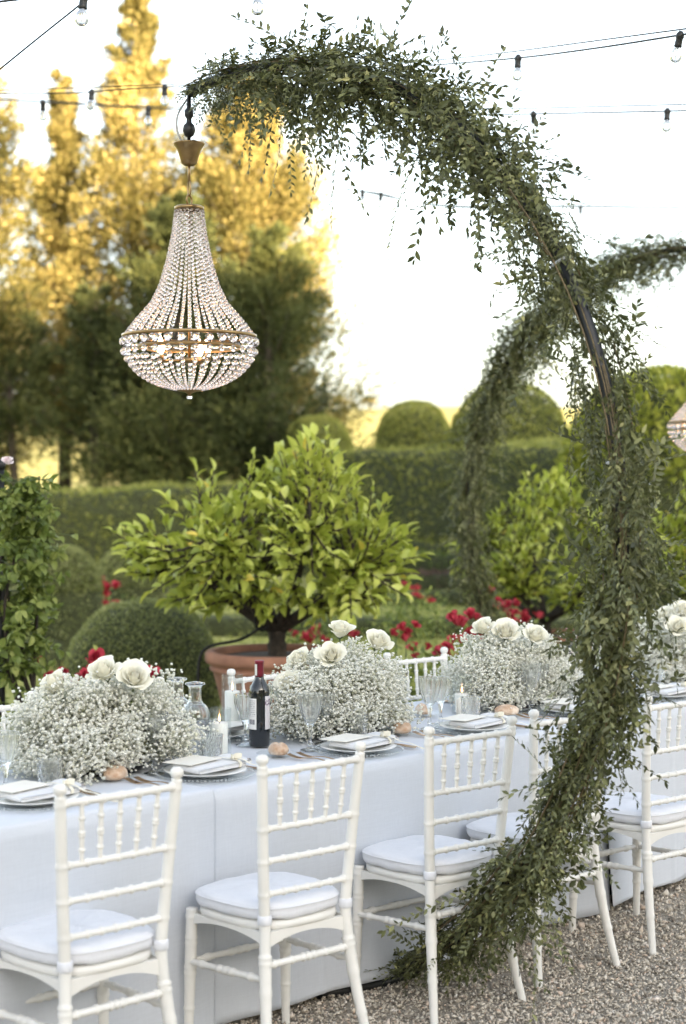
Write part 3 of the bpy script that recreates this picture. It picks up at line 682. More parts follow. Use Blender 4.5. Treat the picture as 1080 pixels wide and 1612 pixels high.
rose_bush('red rose bush behind the three-rose flower mound', (-1.42, 8.7), [at(80, 1062, 8.6), at(100, 1050, 8.7), at(142, 1034, 8.7), at(150, 1050, 8.5), at(222, 1046, 8.8), at(120, 1066, 8.4)], 61, h=.62)
rose_bush('tall red rose bush with arching clusters by the thin leafy arch', (.62, 9.6), [at(742, 962, 9.6), at(728, 975, 9.5), at(745, 990, 9.6), at(712, 1000, 9.4), at(700, 1018, 9.4), at(775, 1010, 9.5)], 62, h=.75)
rose_bush('small red and pink rose bush between two flower mounds', (.36, 9.9), [at(622, 990, 9.9), at(640, 990, 10), at(652, 1014, 9.8), at(655, 1026, 9.8)], 63, h=.6, spread=.25)
rose_bush('far red rose bush beside the clipped boxwood ball', (-2.35, 16.4), [at(150, 910, 16.4), at(152, 925, 16.3), at(170, 922, 16.3), at(145, 946, 15.8), at(165, 948, 15.8), at(183, 947, 15.8)], 64, h=.5, bs=1.3)
rose_bush('far red rose bush in front of the purple-leaved bed', (.70, 17.4), [at(655, 933, 17.3), at(635, 915, 18), at(660, 936, 17.3)], 65, h=.5, bs=1.15)
rose_bush('red rose bush beneath the lemon tree seen through the arches', (1.18, 12.5), [at(785, 945, 12.5), at(800, 948, 12.4), at(830, 962, 12.4), at(795, 955, 12.4)], 66, h=.6)
rose_bush('red rose bush behind the trunk of the large lemon tree', (-.22, 12.8), [at(465, 992, 12.8), at(500, 985, 12.8), at(515, 1003, 12.6), at(485, 1000, 12.7), at(548, 990, 12.6)], 67, h=.6)

# climbing rose on a black iron post
def climbing_rose():
    x, y = -1.70, 8.35
    post = thing('iron_post', 'black iron post carrying the climbing rose', 'post', (x - .03, y, 0))
    MB().add(*tube([(0, 0, 0), (0, 0, .9), (0, 0, 1.78)], .019, 8)).build('shaft', 'black_steel', post)
    MB().add(*lathe([(.0, 1.83), (.02, 1.82), (.028, 1.80), (.02, 1.775), (.0, 1.77)][::-1], 12)).build('finial', 'black_steel', post)
    o = thing('climbing_rose', 'leafy climbing rose with a pale bloom on a black post', 'climbing rose', (x, y, 0)); cn = MB()
    for k in range(7):
        a = rng.random() * 6; p = spline([(.10 + .04 * k * .5, .05 * math.sin(a), 0), (.12 + .05 * math.cos(a), .08 * math.sin(a), .5), (.04 + .1 * math.cos(a + 1), .1 * math.sin(a + 2), 1.1), (.05 + .14 * math.cos(a + 2), .1, 1.6 + .15 * rng.random())], 16); cn.add(*tube(p, np.linspace(.014, .005, 16), 6))
    cn.build('canes', 'bark', o)
    LPs = []; Ls = []; Lr = []; sh = MB()
    for k in range(220):
        z0 = .74 + .98 * rng.random() if k < 200 else .15 + .6 * rng.random()
        a = rng.random() * 2 * PI; L = .07 + .15 * rng.random() * (1.25 - .4 * abs(z0 - 1.25)); lift = -.25 + .9 * rng.random()
        b0 = np.array([.05 + .05 * rng.normal(), .05 * rng.normal(), z0]); d = unit(np.array([math.cos(a) + .15, math.sin(a), lift])); e = b0 + d * L + np.array([0, 0, -.03 * rng.random()])
        sh.add(*tube(spline([b0, (b0 + e) / 2 + np.array([0, 0, .02]), e], 5), np.linspace(.003, .0015, 5), 4)); tone = rng.random()
        for q in range(int(rng.integers(8, 15))):
            u_ = .25 + .8 * rng.random(); sd = unit(np.cross(d, rng.normal(size=3)))
            LPs.append(b0 + (e - b0) * u_); Ls.append(unit(d * .5 + sd * .9 + np.array([0, 0, -.15]))); Lr.append(min(1, max(0, .10 + .55 * tone * u_ + .35 * rng.random())))
    sh.build('shoots', 'stem_green', o)['kind'] = 'stuff'
    P = np.array(LPs); d = np.array(Ls); rv = np.array(Lr); n = len(P); nn = unit(rng.normal(size=(n, 3)) * .6 + np.array([0, -.4, .9])); sz = .030 + .034 * rng.random(n)
    first = np.argsort(P[:, 1])[:300]; rest = np.argsort(P[:, 1])[300:]
    c = link('foliage', scatter('foliage', *LEMON, d[rest], nn[rest], P[rest], np.stack([sz, sz * .62, sz], 1)[rest], 'rose_leaf', True, rv[rest]), o); c['kind'] = 'stuff'
    tones = [mesh_from('leaf', LEMON[0] * np.array([1, .62, 1]), LEMON[1], 'rose_leaf', True, np.full(len(LEMON[1]), q)) for q in (.1, .35, .6, .85)]; F = frames(d[first], nn[first])
    for j, i in enumerate(first):
        q = link('leaf', tones[min(3, int(rv[i] * 4))], o); mw = Matrix(F[j].tolist()).to_4x4() @ Matrix.Scale(float(sz[i]), 4); mw.translation = Vector(P[i]); q.matrix_local = mw
    bl = link('bloom', PINK_ME, o); p = at(12, 730, 8.2); place(bl, (p[0] - x, p[1] - y, p[2]), (0.1, -.6, .8), 0, .75)
climbing_rose()

# ================================================================== the long table
TABLES = [(-2.05, .05), (.05, 2.12), (2.12, 4.2), (4.2, 6.3)]; TW = .92
TNAMES = ['with the low three-rose flower mound', 'with the wine bottle and the five-rose flower mound', 'passing behind the leafy arch', 'running on past the leafy arch']
def table(k, s0, s1):
    o = thing('banquet_table', 'trestle table under the cloth, section ' + TNAMES[k], 'table', T((s0 + s1) / 2, TW / 2), TH, 'trestle tables in one long row')
    L = s1 - s0 - .01
    MB().add(*box(L, TW - .02, .03, (0, 0, .742), .004)).build('tabletop', 'wood_board', o, smooth=False)
    lm = MB().add(*tube([(0, 0, 0.01), (0, 0, .727)], .02, 8)).mesh('leg', 'black_steel')
    for a in (-1, 1):
        for b_ in (-1, 1): link('leg', lm, o, (a * (L / 2 - .25), b_ * .33, 0))
def tablecloth(k, s0, s1):
    over = .006 if k % 2 == 0 else .0; ext = .02 if k % 2 == 0 else .0; L = s1 - s0 + 2 * ext; ns = 190; prof = []
    hem = .035
    for z in np.concatenate([np.linspace(hem, .70, 26), np.linspace(.72, TZ - .012, 4)]): prof.append((0, z, -1))
    for a in np.linspace(0, 1, 4)[1:]: prof.append((.012 * (1 - math.cos(a * PI / 2)), TZ - .012 + .012 * math.sin(a * PI / 2), 0))
    for t_ in np.linspace(.03, TW - .03, 22): prof.append((t_, TZ, 2))
    for a in np.linspace(0, 1, 4)[:-1]: prof.append((TW - .012 + .012 * math.sin(a * PI / 2), TZ - .012 + .012 * math.cos(a * PI / 2), 0))
    for z in np.linspace(TZ - .012, hem, 14): prof.append((TW, z, 1))
    s = np.linspace(s0 - ext, s1 + ext, ns); v = []
    r_ = np.random.default_rng(100 + k); ph = r_.random(8) * 6.28
    fr = np.array([3.1, 5.3, 8.7, 14.0]); am = np.array([.020, .020, .014, .008])
    for (t_, z, side) in prof:
        dz = max(0, TZ - z) / TZ
        wv = sum(a * np.sin(f_ * s + p + dz * .7 * math.sin(p)) for a, f_, p in zip(am, fr, ph))
        cr = .0015 * np.sin(31 * s + 9 * z) * dz + .0035 * np.exp(-(((s + .26) % .52 - .26) / .012) ** 2) * min(1, dz * 4) + .003 * math.exp(-((z - .40) / .012) ** 2)
        if side == -1 or (side == 0 and t_ < .1): off = -(over + .002) - (.006 + .022 * dz) * (dz > 0.02) - (wv * 1.25 + cr) * dz ** .8
        elif side == 1 or side == 0: off = (over + .002) + (.006 + .022 * dz) * (dz > .02) + (wv * 1.25 + cr) * dz ** .8
        else: off = 0 * s
        zz = z + (over if z > TZ - .02 else 0) + 0 * s
        if side == 2: zz = zz + .0008 * np.sin(11 * s + 7 * t_ + ph[0]) + .0006 * np.sin(23 * s - 15 * t_)
        if z < hem + .001: zz = zz + .012 * np.sin(2.3 * s + ph[5]) + .006 * np.sin(6.1 * s + ph[6])
        v.append(np.stack([s, t_ + off, zz], 1))
    m_ = len(prof); V_ = np.stack(v, 1).reshape(-1, 3)
    f = np.array([(i * m_ + j, i * m_ + j + 1, (i + 1) * m_ + j + 1, (i + 1) * m_ + j) for i in range(ns - 1) for j in range(m_ - 1)])
    o = link('tablecloth', mesh_from('tablecloth', V_, f, 'tablecloth', True), None, T(0, 0), TH)
    md = o.modifiers.new('thickness', 'SOLIDIFY'); md.thickness = .0018; md.offset = -1
    tag(o, 'white linen cloth over the table section ' + TNAMES[k], 'tablecloth', 'white linen tablecloths')
    return o
for k, (a, b_) in enumerate(TABLES): table(k, a, b_); tablecloth(k, a, b_)
TS = TZ + .0075      # surface things stand on

# ------------------------------------------------------------------ chairs
def bumps(n, base, marks, amp, wdt):
    x = np.linspace(0, 1, n); r_ = np.full(n, base)
    for mk in marks: r_ = r_ + amp * np.exp(-((x - mk) / wdt) ** 4)
    return r_
ZR = dict(top=.885, r2=.7207, r3=.6265, r4=.5306, ring=.4547, st=.329)
def post_xy(z, sgn):
    if z >= .4547: t_ = (z - .4547) / (.915 - .4547); return sgn * (.152 + .033 * t_), -.031 * t_ ** 1.3
    t_ = (.4547 - z) / .4547; return sgn * (.152 + .046 * t_ ** 1.5), -.071 * t_ ** 1.5
def make_chair():
    o = thing('banquet_chair', 'x', 'chair')
    for sgn in (-1, 1):
        z = np.concatenate([np.linspace(0, .30, 30), np.linspace(.305, .905, 110)])
        xy = np.array([post_xy(q, sgn) for q in z]); r_ = .0150 + .0015 * np.sin(z * PI / .9)
        r_ = np.where(z < .36, .0125 + .0055 * np.clip(z / .3, 0, 1), r_)
        for mk in (.135, .245, .262, .335, .352, ZR['r4'], ZR['r3'], ZR['r2'], ZR['top'] - .003): r_ = r_ + .0024 * np.exp(-((z - mk) / .0048) ** 4)
        p = MB().add(*tube(np.c_[xy, z], r_, 14)).build('back_post', 'chair_paint', o)
        x0, y0 = post_xy(.905, sgn)
        MB().add(*lathe([(.010, .900), (.0105, .908), (.016, .913), (.0185, .921), (.017, .930), (.011, .936), (.0, .938)], 16, (x0, y0, 0))).build('finial', 'chair_paint', p)
        # front leg
        z = np.linspace(0, .435, 80); xf = sgn * (.178 + .010 * (1 - z / .435)); r_ = .0125 + .005 * np.clip(z / .25, 0, 1)
        for mk in (.135, .24, .257, .33, .347, .41): r_ = r_ + .0022 * np.exp(-((z - mk) / .0045) ** 4)
        MB().add(*tube(np.stack([xf + 0 * z, .318 + .008 * (1 - z / .435), z], 1), r_, 14)).build('front_leg', 'chair_paint', o)
        # side stretcher
        a = np.array([*post_xy(.29, sgn), .29]); b_ = np.array([sgn * .184, .322, .275]); tt = np.linspace(0, 1, 60)[:, None]
        MB().add(*tube(a + (b_ - a) * tt, bumps(60, .0095, (.18, .42, .5, .58, .82), .0035, .03), 12)).build('side_stretcher', 'chair_paint', o)
        # cushion strap round the post
        xp, yp = post_xy(.458, sgn); MB().add(*lathe([(.0185, .444), (.0205, .447), (.0210, .458), (.0205, .468), (.0185, .471)], 16, (xp, yp, 0))).build('cushion_strap', 'cushion_cloth', o)
    def rail(name, z, marks, base=.0095, sag=0.0):
        x0, y0 = post_xy(z, 1); tt = np.linspace(-1, 1, 90)
        MB().add(*tube(np.stack([x0 * tt, y0 - sag * (1 - tt ** 2), z + 0 * tt], 1), bumps(90, base, marks, .0032, .016), 12)).build(name, 'chair_paint', o)
    rail('top_rail', ZR['top'], (.04, .2, .35, .5, .65, .8, .96), .0105, .006)
    for k_ in ('r2', 'r3', 'r4'): rail('back_rail', ZR[k_], (.06, .22, .36, .5, .64, .78, .94), .0092, .004)
    rail('back_stretcher', ZR['st'], (.1, .3, .44, .5, .56, .7, .9), .0105)
    for k_ in range(5):
        q = -.66 + .33 * k_; za, zb = ZR['r2'], ZR['top']; tt = np.linspace(0, 1, 60)
        xa, ya = post_xy(za, 1); xb, yb = post_xy(zb, 1)
        MB().add(*tube(np.stack([xa * q * (1 - tt) + xb * q * tt, ya * (1 - tt) + yb * tt - .004, za + (zb - za) * tt], 1), bumps(60, .0058, (.22, .45, .5, .73, .95), .0032, .022) + .0016 * np.sin(tt * PI), 10)).build('spindle', 'chair_paint', o)
    # front stretchers
    for z, yy in ((.275, .322), ):
        tt = np.linspace(-1, 1, 60); MB().add(*tube(np.stack([.184 * tt, yy + 0 * tt, z + 0 * tt], 1), bumps(60, .0095, (.18, .42, .5, .58, .82), .0035, .03), 12)).build('front_stretcher', 'chair_paint', o)
    # seat frame: shaped outline
    def outline(grow, n=72):
        P = []
        for a in np.linspace(0, 2 * PI, n, endpoint=False):
            c, s_ = math.cos(a), math.sin(a); e = 3.4; r_ = (abs(c) ** e + abs(s_) ** e) ** (-1 / e); y = .165 + (.175 + grow) * s_ * r_
            hw = .160 + (.190 - .160) * (y + .01) / .35; P.append((c * r_ * (hw + grow), y))
        return P
    mb = MB(); lay = [(-.010, .418), (.0, .422), (.002, .432), (.0, .442), (-.012, .446)]; v = []; n = 72
    for g, z in lay: v += [(x, y, z) for x, y in outline(g)]
    f = [(i * n + j, i * n + (j + 1) % n, (i + 1) * n + (j + 1) % n, (i + 1) * n + j) for i in range(len(lay) - 1) for j in range(n)] + [tuple(range(n - 1, -1, -1)), tuple(range((len(lay) - 1) * n, len(lay) * n))]
    sf = mb.add(v, f).build('seat_frame', 'chair_paint', o)
    # curved aprons under the seat
    def apron(p0, p1, depth=.034):
        p0 = np.array(p0); p1 = np.array(p1); tt = np.linspace(0, 1, 20); d = unit(p1 - p0); nn = np.array([-d[1], d[0]]) * .007; v = []
        for t_ in tt:
            c = p0 + (p1 - p0) * t_; dz = depth * (.35 + .65 * abs(2 * t_ - 1) ** 2.2)
            for s_, z in ((-1, .421), (1, .421), (1, .421 - dz), (-1, .421 - dz)): v.append((c[0] + nn[0] * s_, c[1] + nn[1] * s_, z))
        f = [(i * 4 + j, i * 4 + (j + 1) % 4, i * 4 + 4 + (j + 1) % 4, i * 4 + 4 + j) for i in range(19) for j in range(4)] + [(3, 2, 1, 0), (76, 77, 78, 79)]
        MB().add(v, f).build('apron', 'chair_paint', o, smooth=False)
    apron((-.152, .0), (.152, .0), .05); apron((-.178, .32), (.178, .32)); apron((-.155, .0), (-.178, .318)); apron((.155, .0), (.178, .318))
    # cushion: puffed top, soft side with piping lines
    lay = [(-.012, .4465), (.004, .451), (.009, .460), (.010, .470), (.0085, .478), (.0105, .482), (.0085, .486), (.002, .493), (-.012, .497), (-.04, .501), (-.08, .504), (-.12, .5055), (-.16, .506)]
    v = []
    for li, (g, z) in enumerate(lay):
        for j, (x, y) in enumerate(outline(g)):
            a = j / n * 2 * PI; v.append((x, y + .004, z + .0016 * math.sin(a * 5 + li) + .0012 * math.sin(a * 11 + 1) - .002 * (math.sin(a * 3 + .5) > .6)))
    f = [(i * n + j, i * n + (j + 1) % n, (i + 1) * n + (j + 1) % n, (i + 1) * n + j) for i in range(len(lay) - 1) for j in range(n)] + [tuple(range(n - 1, -1, -1)), tuple(range((len(lay) - 1) * n, len(lay) * n))]
    cu = MB().add(v, f).build('seat_cushion', 'cushion_cloth', o)
    pv = np.array([(x, y + .004, .4825) for x, y in outline(.0098)]); MB().add(*tube(pv, .0022, 6, closed=True)).build('piping', 'cushion_cloth', cu)
    return o
chair = make_chair()
NEAR = [(-.604, 4.335, 42.4, 'white spindle-back chair at the place before the three-rose flower mound, on gravel'),
        (-.108, 4.782, 40.9, 'white spindle-back chair in front of the carafes and wine bottle, on gravel'),
        (.393, 5.316, 39.7, 'white spindle-back chair straddling the foot of the leafy arch'),
        (.767, 5.703, 39.7, 'white spindle-back chair mostly hidden by the leafy arch'),
        (1.222, 6.098, 40.2, 'white spindle-back chair on gravel just past the leafy arch')]
for k, (x, y, a, lb) in enumerate(NEAR):
    c = chair if k == 0 else clone(chair)
    c.location = (x, y, .008); c.rotation_euler = (0, 0, R(a)); tag(c, lb, 'chair', 'white banquet chairs at the table')
FAR = [(.093, 1.2, 'white chair on the garden side, behind the three-rose flower mound, one rail end showing'), (.704, 1.2, 'white chair on the garden side behind the two carafes'), (1.45, 1.2, 'white chair on the garden side behind the glass candle and wine bottle'),
       (2.37, 1.17, 'white chair on the garden side between two flower mounds, spindles showing'), (3.1, 1.2, 'white chair on the garden side behind the flower mound beside the arch'), (3.8, 1.2, 'white chair on the garden side beyond the leafy arch'), (-.6, 1.2, 'white chair on the garden side in front of the climbing rose')]
for s_, t_, lb in FAR:
    clone(chair, None, T(s_, t_, .008), TH + PI + R(rng.normal() * 2.5), lb, 'white banquet chairs at the table')

# ------------------------------------------------------------------ tableware
def flute(n, amp, zlo, zhi):
    return lambda t_, r_, z: r_ * (1 + amp * math.cos(n * t_) * (1 if zlo < z < zhi else 0))
def make_tumbler():
    H = .098; R0, R1 = .036, .041
    prof = [(0, .000), (R0 * .8, .000), (R0, .004)] + [(R0 + (R1 - R0) * q, .004 + (H - .004) * q) for q in np.linspace(.05, 1, 22)] + [(R1 - .0012, H + .0012), (R1 - .0032, H)] + [(R0 - .0035 + (R1 - R0) * q, .013 + (H - .013) * q) for q in np.linspace(.95, 0, 10)] + [(0, .012)]
    def cut(t_, r_, z):
        if .006 < z < .094 and r_ > R0 - .0005 + (R1 - R0) * (z / H) - .001:
            a = abs(math.sin(7 * t_ + z * 75)); b_ = abs(math.sin(7 * t_ - z * 75)); return r_ - .0026 * (1 - min(a, b_)) ** 2 - .0006
        return r_
    return lathe(prof, 84, flute=cut)
def make_goblet(H=.172, RB=.039):
    zb = H * .46
    o_ = [(0, 0), (.034, 0), (.0345, .0025), (.022, .006), (.008, .011), (.0065, .02), (.0095, .026), (.0065, .032), (.0055, .045), (.0068, .058), (.0105, zb - .008), (.013, zb)]
    for q in np.linspace(.06, 1, 16): o_.append((.013 + (RB - .013) * math.sin(min(1, q * 1.12) * PI / 2) ** .85 + .002 * q, zb + (H - zb) * q))
    top = o_[-1][0]; i_ = [(top - .001, H + .0008)]
    for q in np.linspace(1, .12, 10): i_.append((max(.002, .013 + (RB - .013) * math.sin(min(1, q * 1.12) * PI / 2) ** .85 + .002 * q - .0032), zb + (H - zb) * q))
    i_.append((0, zb + (H - zb) * .1))
    def cut(t_, r_, z):
        ro = .013 + (RB - .013) * math.sin(min(1, (z - zb) / (H - zb) * 1.12) * PI / 2) ** .85 + .002 * (z - zb) / (H - zb) if z > zb else 0
        if zb < z < H - .004: return r_ if r_ < ro - .0015 else r_ * (1 - .055 * (1 - abs(math.sin(7 * t_)) ** .7) * (1 if z > zb + .01 else .4))
        if z > .03 and z < zb: return r_ * (1 - .12 * (1 - abs(math.sin(3 * t_)) ** .8))
        return r_
    return lathe(o_ + i_, 72, flute=cut)
def one(name, vf, mat, smooth=True):
    return MB().add(*vf).mesh(name, mat, smooth)
TUMBLER = one('water_tumbler', make_tumbler(), 'glass', False); GOBLET = one('wine_goblet', make_goblet(.198, .0435), 'glass', False); GOBLET2 = one('wine_goblet', make_goblet(.182, .040), 'glass', False)
CYL = one('candle_glass', lathe([(0, 0), (.040, 0), (.041, .003), (.041, .176), (.0402, .178), (.0385, .176), (.0385, .007), (0, .006)], 48), 'plate_glass')
CHARGER = one('charger_plate', lathe([(0, .001), (.10, .001), (.125, .004), (.158, .010), (.160, .0115), (.158, .013), (.125, .0075), (.10, .0045), (0, .0045)], 72), 'plate_glass')
bead = np.concatenate([ico()[0] * .0035 + np.array([.156 * math.cos(a), .156 * math.sin(a), .0125]) for a in np.arange(76) * 2 * PI / 76]); bf = np.concatenate([ico()[1] + 12 * k for k in range(76)])
BEADS = mesh_from('beaded_rim', bead, bf, 'glass', True)
DINNER = one('dinner_plate', lathe([(0, .0), (.075, .0), (.08, .003), (.105, .010), (.132, .016), (.1335, .0172), (.132, .0185), (.105, .0135), (.08, .008), (0, .0075)], 64), 'porcelain')
SIDE = one('bread_plate', lathe([(0, .0), (.05, .0), (.055, .003), (.072, .009), (.0735, .010), (.072, .0113), (.055, .006), (0, .0055)], 48), 'plate_glass')
def bread_mesh(seed):
    v, f = lathe([(math.sin(a), -math.cos(a)) for a in np.linspace(0.02, PI - .02, 14)], 24); v = np.array(v); r_ = 1 + .06 * vnoise(v, 2.5, seed) + .03 * vnoise(v, 6, seed + 1); v = v * r_[:, None] * np.array([.056, .036, .026]); v[:, 2] = np.maximum(v[:, 2], -.015) + .015
    v[:, 2] += -.005 * np.exp(-(v[:, 1] / .006) ** 2) * (v[:, 2] > .02)
    return one('bread_roll', (v, f), 'bread')
BREAD = [bread_mesh(s_) for s_ in (1, 2, 3)]
def strip(pts, half, thick):
    """flat bar along pts with varying half-width"""
    pts = np.asarray(pts, float); v = []; n = len(pts); tan = np.gradient(pts, axis=0); tan /= np.linalg.norm(tan, axis=1)[:, None]
    for p, h_, t_ in zip(pts, half, tan):
        sd = np.cross([0, 0, 1.], t_); sd /= np.linalg.norm(sd) + 1e-9; up = np.cross(t_, sd)
        for a, b_ in ((-1, -1), (1, -1), (1, 1), (-1, 1)): v.append(p + sd * h_ * a + up * thick / 2 * b_)
    f = [(i * 4 + j, i * 4 + (j + 1) % 4, i * 4 + 4 + (j + 1) % 4, i * 4 + 4 + j) for i in range(n - 1) for j in range(4)] + [(3, 2, 1, 0), tuple((n - 1) * 4 + j for j in range(4))]
    return v, f
def make_fork():
    mb = MB(); y = np.linspace(0, .135, 14); mb.add(*strip(np.stack([0 * y, y, .004 + .006 * np.sin(np.clip((y - .02) / .115, 0, 1) * PI)], 1), np.interp(y, [0, .02, .08, .12, .128, .135], [.0042, .005, .0028, .0025, .006, .0105]), .0022))
    for k in range(4):
        x = -.0088 + .00587 * k; yy = np.linspace(.134, .195, 8); q = (yy - .134) / .061
        mb.add(*strip(np.stack([x + 0 * yy, yy, .004 + .009 * q ** 1.3 - .002 * np.sin(q * PI)], 1), .0017 * (1 - .55 * q ** 3), .0018))
    return mb.mesh('fork', 'gold_cutlery', False)
def make_knife():
    mb = MB(); y = np.linspace(0, .23, 24); mb.add(*strip(np.stack([0 * y, y, .003 + 0 * y], 1), np.interp(y, [0, .01, .10, .112, .125, .19, .22, .23], [.0045, .0052, .0040, .0038, .0085, .009, .006, .001]), .0028)); return mb.mesh('knife', 'gold_cutlery', False)
FORK = make_fork(); KNIFE = make_knife()
def make_napkin():
    """folded linen napkin, long axis x, with a rolled open end at +x"""
    o = thing('napkin', 'x', 'napkin'); mb = MB(); W, D_ = .21, .125
    prof = [(-W / 2, .001)] + [(-W / 2 - .007 * math.sin(a), .009 - .009 * math.cos(a) + .0005) for a in np.linspace(.3, PI - .3, 7)] + [(-W / 2 + .02, .0185), (0, .019), (W / 2 - .03, .0185), (W / 2 - .006, .024), (W / 2 + .012, .026), (W / 2 + .022, .020), (W / 2 + .021, .011), (W / 2 + .012, .007), (W / 2 + .004, .012), (W / 2 - .004, .011), (W / 2 - .004, .001)]
    n = len(prof); ys = np.linspace(-D_ / 2, D_ / 2, 14); v = []
    for y in ys:
        for x, z in prof: v.append((x + .004 * math.sin(y * 40), y + .003 * math.sin(x * 30), z * (1 - .25 * (abs(y) / (D_ / 2)) ** 6) + .0012 * math.sin(x * 60 + y * 35) * (z > .015)))
    f = [(i * n + j, i * n + (j + 1) % n, (i + 1) * n + (j + 1) % n, (i + 1) * n + j) for i in range(13) for j in range(n)] + [tuple(range(n)), tuple(range(14 * n - 1, 13 * n - 1, -1))]
    mb.add(v, f).build('folded_cloth', 'napkin_cloth', o)
    # inner layer seen in the roll
    a = np.linspace(0, 1.6 * PI, 16); pr = [(W / 2 + .009 + .0085 * (1 - .5 * q / 5) * math.cos(q), .0155 + .007 * math.sin(q)) for q in a]; v = [(x, y * 1.004, z) for y in (-D_ / 2, D_ / 2) for x, z in pr]
    f = [(i, i + 1, 16 + i + 1, 16 + i) for i in range(15)]; MB().add(v, f).build('inner_fold', 'napkin_inside', o)
    return o
def ribbon_mesh():
    mb = MB()
    def band(pts, wv, ax):
        pts = np.asarray(pts, float); ax = np.asarray(ax, float); v = []; 
        for p in pts: v += [p - ax * wv / 2, p + ax * wv / 2]
        f = [(2 * i, 2 * i + 1, 2 * i + 3, 2 * i + 2) for i in range(len(pts) - 1)]; mb.add(v, f)
    band([(0, y, z) for y, z in ((-.064, .001), (-.067, .012), (-.055, .0215), (0, .0235), (.055, .0215), (.067, .012), (.064, .001))], .012, (1, 0, 0))
    for s_ in (-1, 1):
        band(spline([(0, -.02, .025), (s_ * .012, -.035, .036), (s_ * .020, -.052, .034), (s_ * .012, -.045, .027), (0, -.02, .026)], 16), .010, (.25, .1, 1.0))
    band(spline([(.0, -.02, .026), (.012, -.06, .024), (.03, -.085, .008), (.05, -.115, .001), (.062, -.15, -.012)], 18), .011, (.95, .3, 0))
    for k in range(7):
        q = k - 3; mb.add(*tube(spline([(.061 + q * .0015, -.148, -.011), (.066 + q * .002, -.165, -.016), (.070 + q * .003, -.185, -.017)], 5), .0010, 4))
    return mb.mesh('ribbon', 'ribbon', True)
RIB = ribbon_mesh()
NAP = make_napkin(); link('ribbon', RIB, NAP, (.070, 0, 0))
CARDM = one('menu_card', box(.165, .115, .0012, (0, 0, .0006)), 'card', False)
def setting(s_, t_, where, grp, flip=False, skip=()):
    """one place laid for a guest"""
    a = TH + (PI if flip else 0) + R(rng.normal() * 1.5); M = Matrix.Rotation(a, 3, 'Z'); base = Vector(T(s_, t_, TS))
    def put(name, me, lb, cat, x, y, z=0, rz=0.0, g=None):
        p = base + M @ Vector((x, y, z)); o = link(name, me, None, p, a + rz); return tag(o, lb + ' ' + where, cat, g + grp if g else None)
    if 'plate' not in skip:
        o = put('charger_plate', CHARGER, 'clear glass charger plate with beaded rim', 'plate', 0, 0); link('beaded_rim', BEADS, o)
        put('dinner_plate', DINNER, 'white porcelain dinner plate', 'plate', 0, 0, .006)
        global NAP_USED
        nz = .0255
        n_ = NAP if not NAP_USED else clone(NAP); NAP_USED = True
        n_.location = base + M @ Vector((.015, -.01, nz)); n_.rotation_euler = (0, 0, a + R(3)); tag(n_, 'folded white napkin tied with a cream ribbon ' + where, 'napkin')
        put('menu_card', CARDM, 'cream menu card on the napkin', 'menu card', -.03, .03, nz + .0245, R(8 + rng.normal() * 3))
    if 'cut' not in skip:
        put('fork', FORK, 'gold outer fork', 'fork', -.235 , -.09, .0, R(2 + rng.normal() * 2)); put('fork', FORK, 'gold inner fork beside the plate', 'fork', -.195, -.095, 0, R(rng.normal() * 2))
        put('knife', KNIFE, 'gold inner knife beside the plate', 'knife', .19, -.10, 0, R(rng.normal() * 2)); put('knife', KNIFE, 'gold outer knife', 'knife', .212, -.10, 0, R(rng.normal() * 2))
    if 'bread' not in skip:
        put('bread_plate', SIDE, 'small clear glass bread plate', 'plate', -.245, .155)
        o = put('bread_roll', BREAD[int(rng.integers(3))], 'golden crusty bread roll', 'bread roll', -.245, .15, .0075, R(20 + rng.normal() * 25))
    if 'tumbler' not in skip: put('water_tumbler', TUMBLER, 'cut crystal water tumbler', 'glass', .17, .155)
    if 'goblets' not in skip:
        put('wine_goblet', GOBLET, 'taller cut crystal wine goblet', 'glass', -.085, .15); put('wine_goblet', GOBLET2, 'shorter cut crystal wine goblet', 'glass', .04, .20)
NAP_USED = False
setting(-.45, .20, 'at the place before the three-rose mound', '')
setting(.20, .18, 'at the place before the carafes', '')
setting(.88, .15, 'at the place before the five-rose mound', '')
setting(1.54, .17, 'at the place after the five-rose mound', '')
setting(2.18, .18, 'at the place behind the leafy arch', '')
setting(2.85, .18, 'at the place past the leafy arch', '')
setting(.09, .72, 'on the garden side, three-rose mound', '', True, ('goblets', 'tumbler'))
setting(.75, .74, 'on the garden side behind the carafes', '', True)
setting(1.48, .74, 'on the garden side behind five roses', '', True)
setting(2.3, .74, 'on the garden side between two mounds', '', True)
setting(3.05, .74, 'on the garden side past the arch', '', True, ('goblets',))

# candles in glass cylinders
WAX = one('pillar_candle', lathe([(0, .0), (.0295, .0), (.030, .002), (.030, 1.0), (.0285, 1.003), (.02, .998), (0, .996)], 32), 'wax')
def candle(s_, t_, where, h, gh=1.0, scale=1.0):
    b = Vector(T(s_, t_, TS)); g = link('candle_glass', CYL, None, b); g.scale = (scale, scale, gh); tag(g, 'clear glass cylinder round a lit candle ' + where, 'candle holder')
    o = thing('pillar_candle', 'lit white pillar candle in a glass cylinder ' + where, 'candle', b + Vector((0, 0, .0075 * gh)))
    wv, wf = lathe([(0, 0), (.028, 0), (.0285, .002), (.0285, h - .003), (.0265, h), (.018, h - .004), (0, h - .005)], 32); MB().add(wv, wf).build('wax_body', 'wax', o)
    MB().add(*tube([(0, 0, h - .006), (.001, 0, h + .004), (.0015, 0, h + .009)], .0011, 6)).build('wick', 'wick', o)
    MB().add(*lathe([(.0, h + .004), (.0022, h + .007), (.0036, h + .012), (.003, h + .018), (.0015, h + .025), (0, h + .032)], 14)).build('flame', 'flame', o)
candle(.86, .78, 'behind the carafes', .150, 1.25)
candle(.47, .415, 'beside the carafes and a water tumbler', .112, .95)
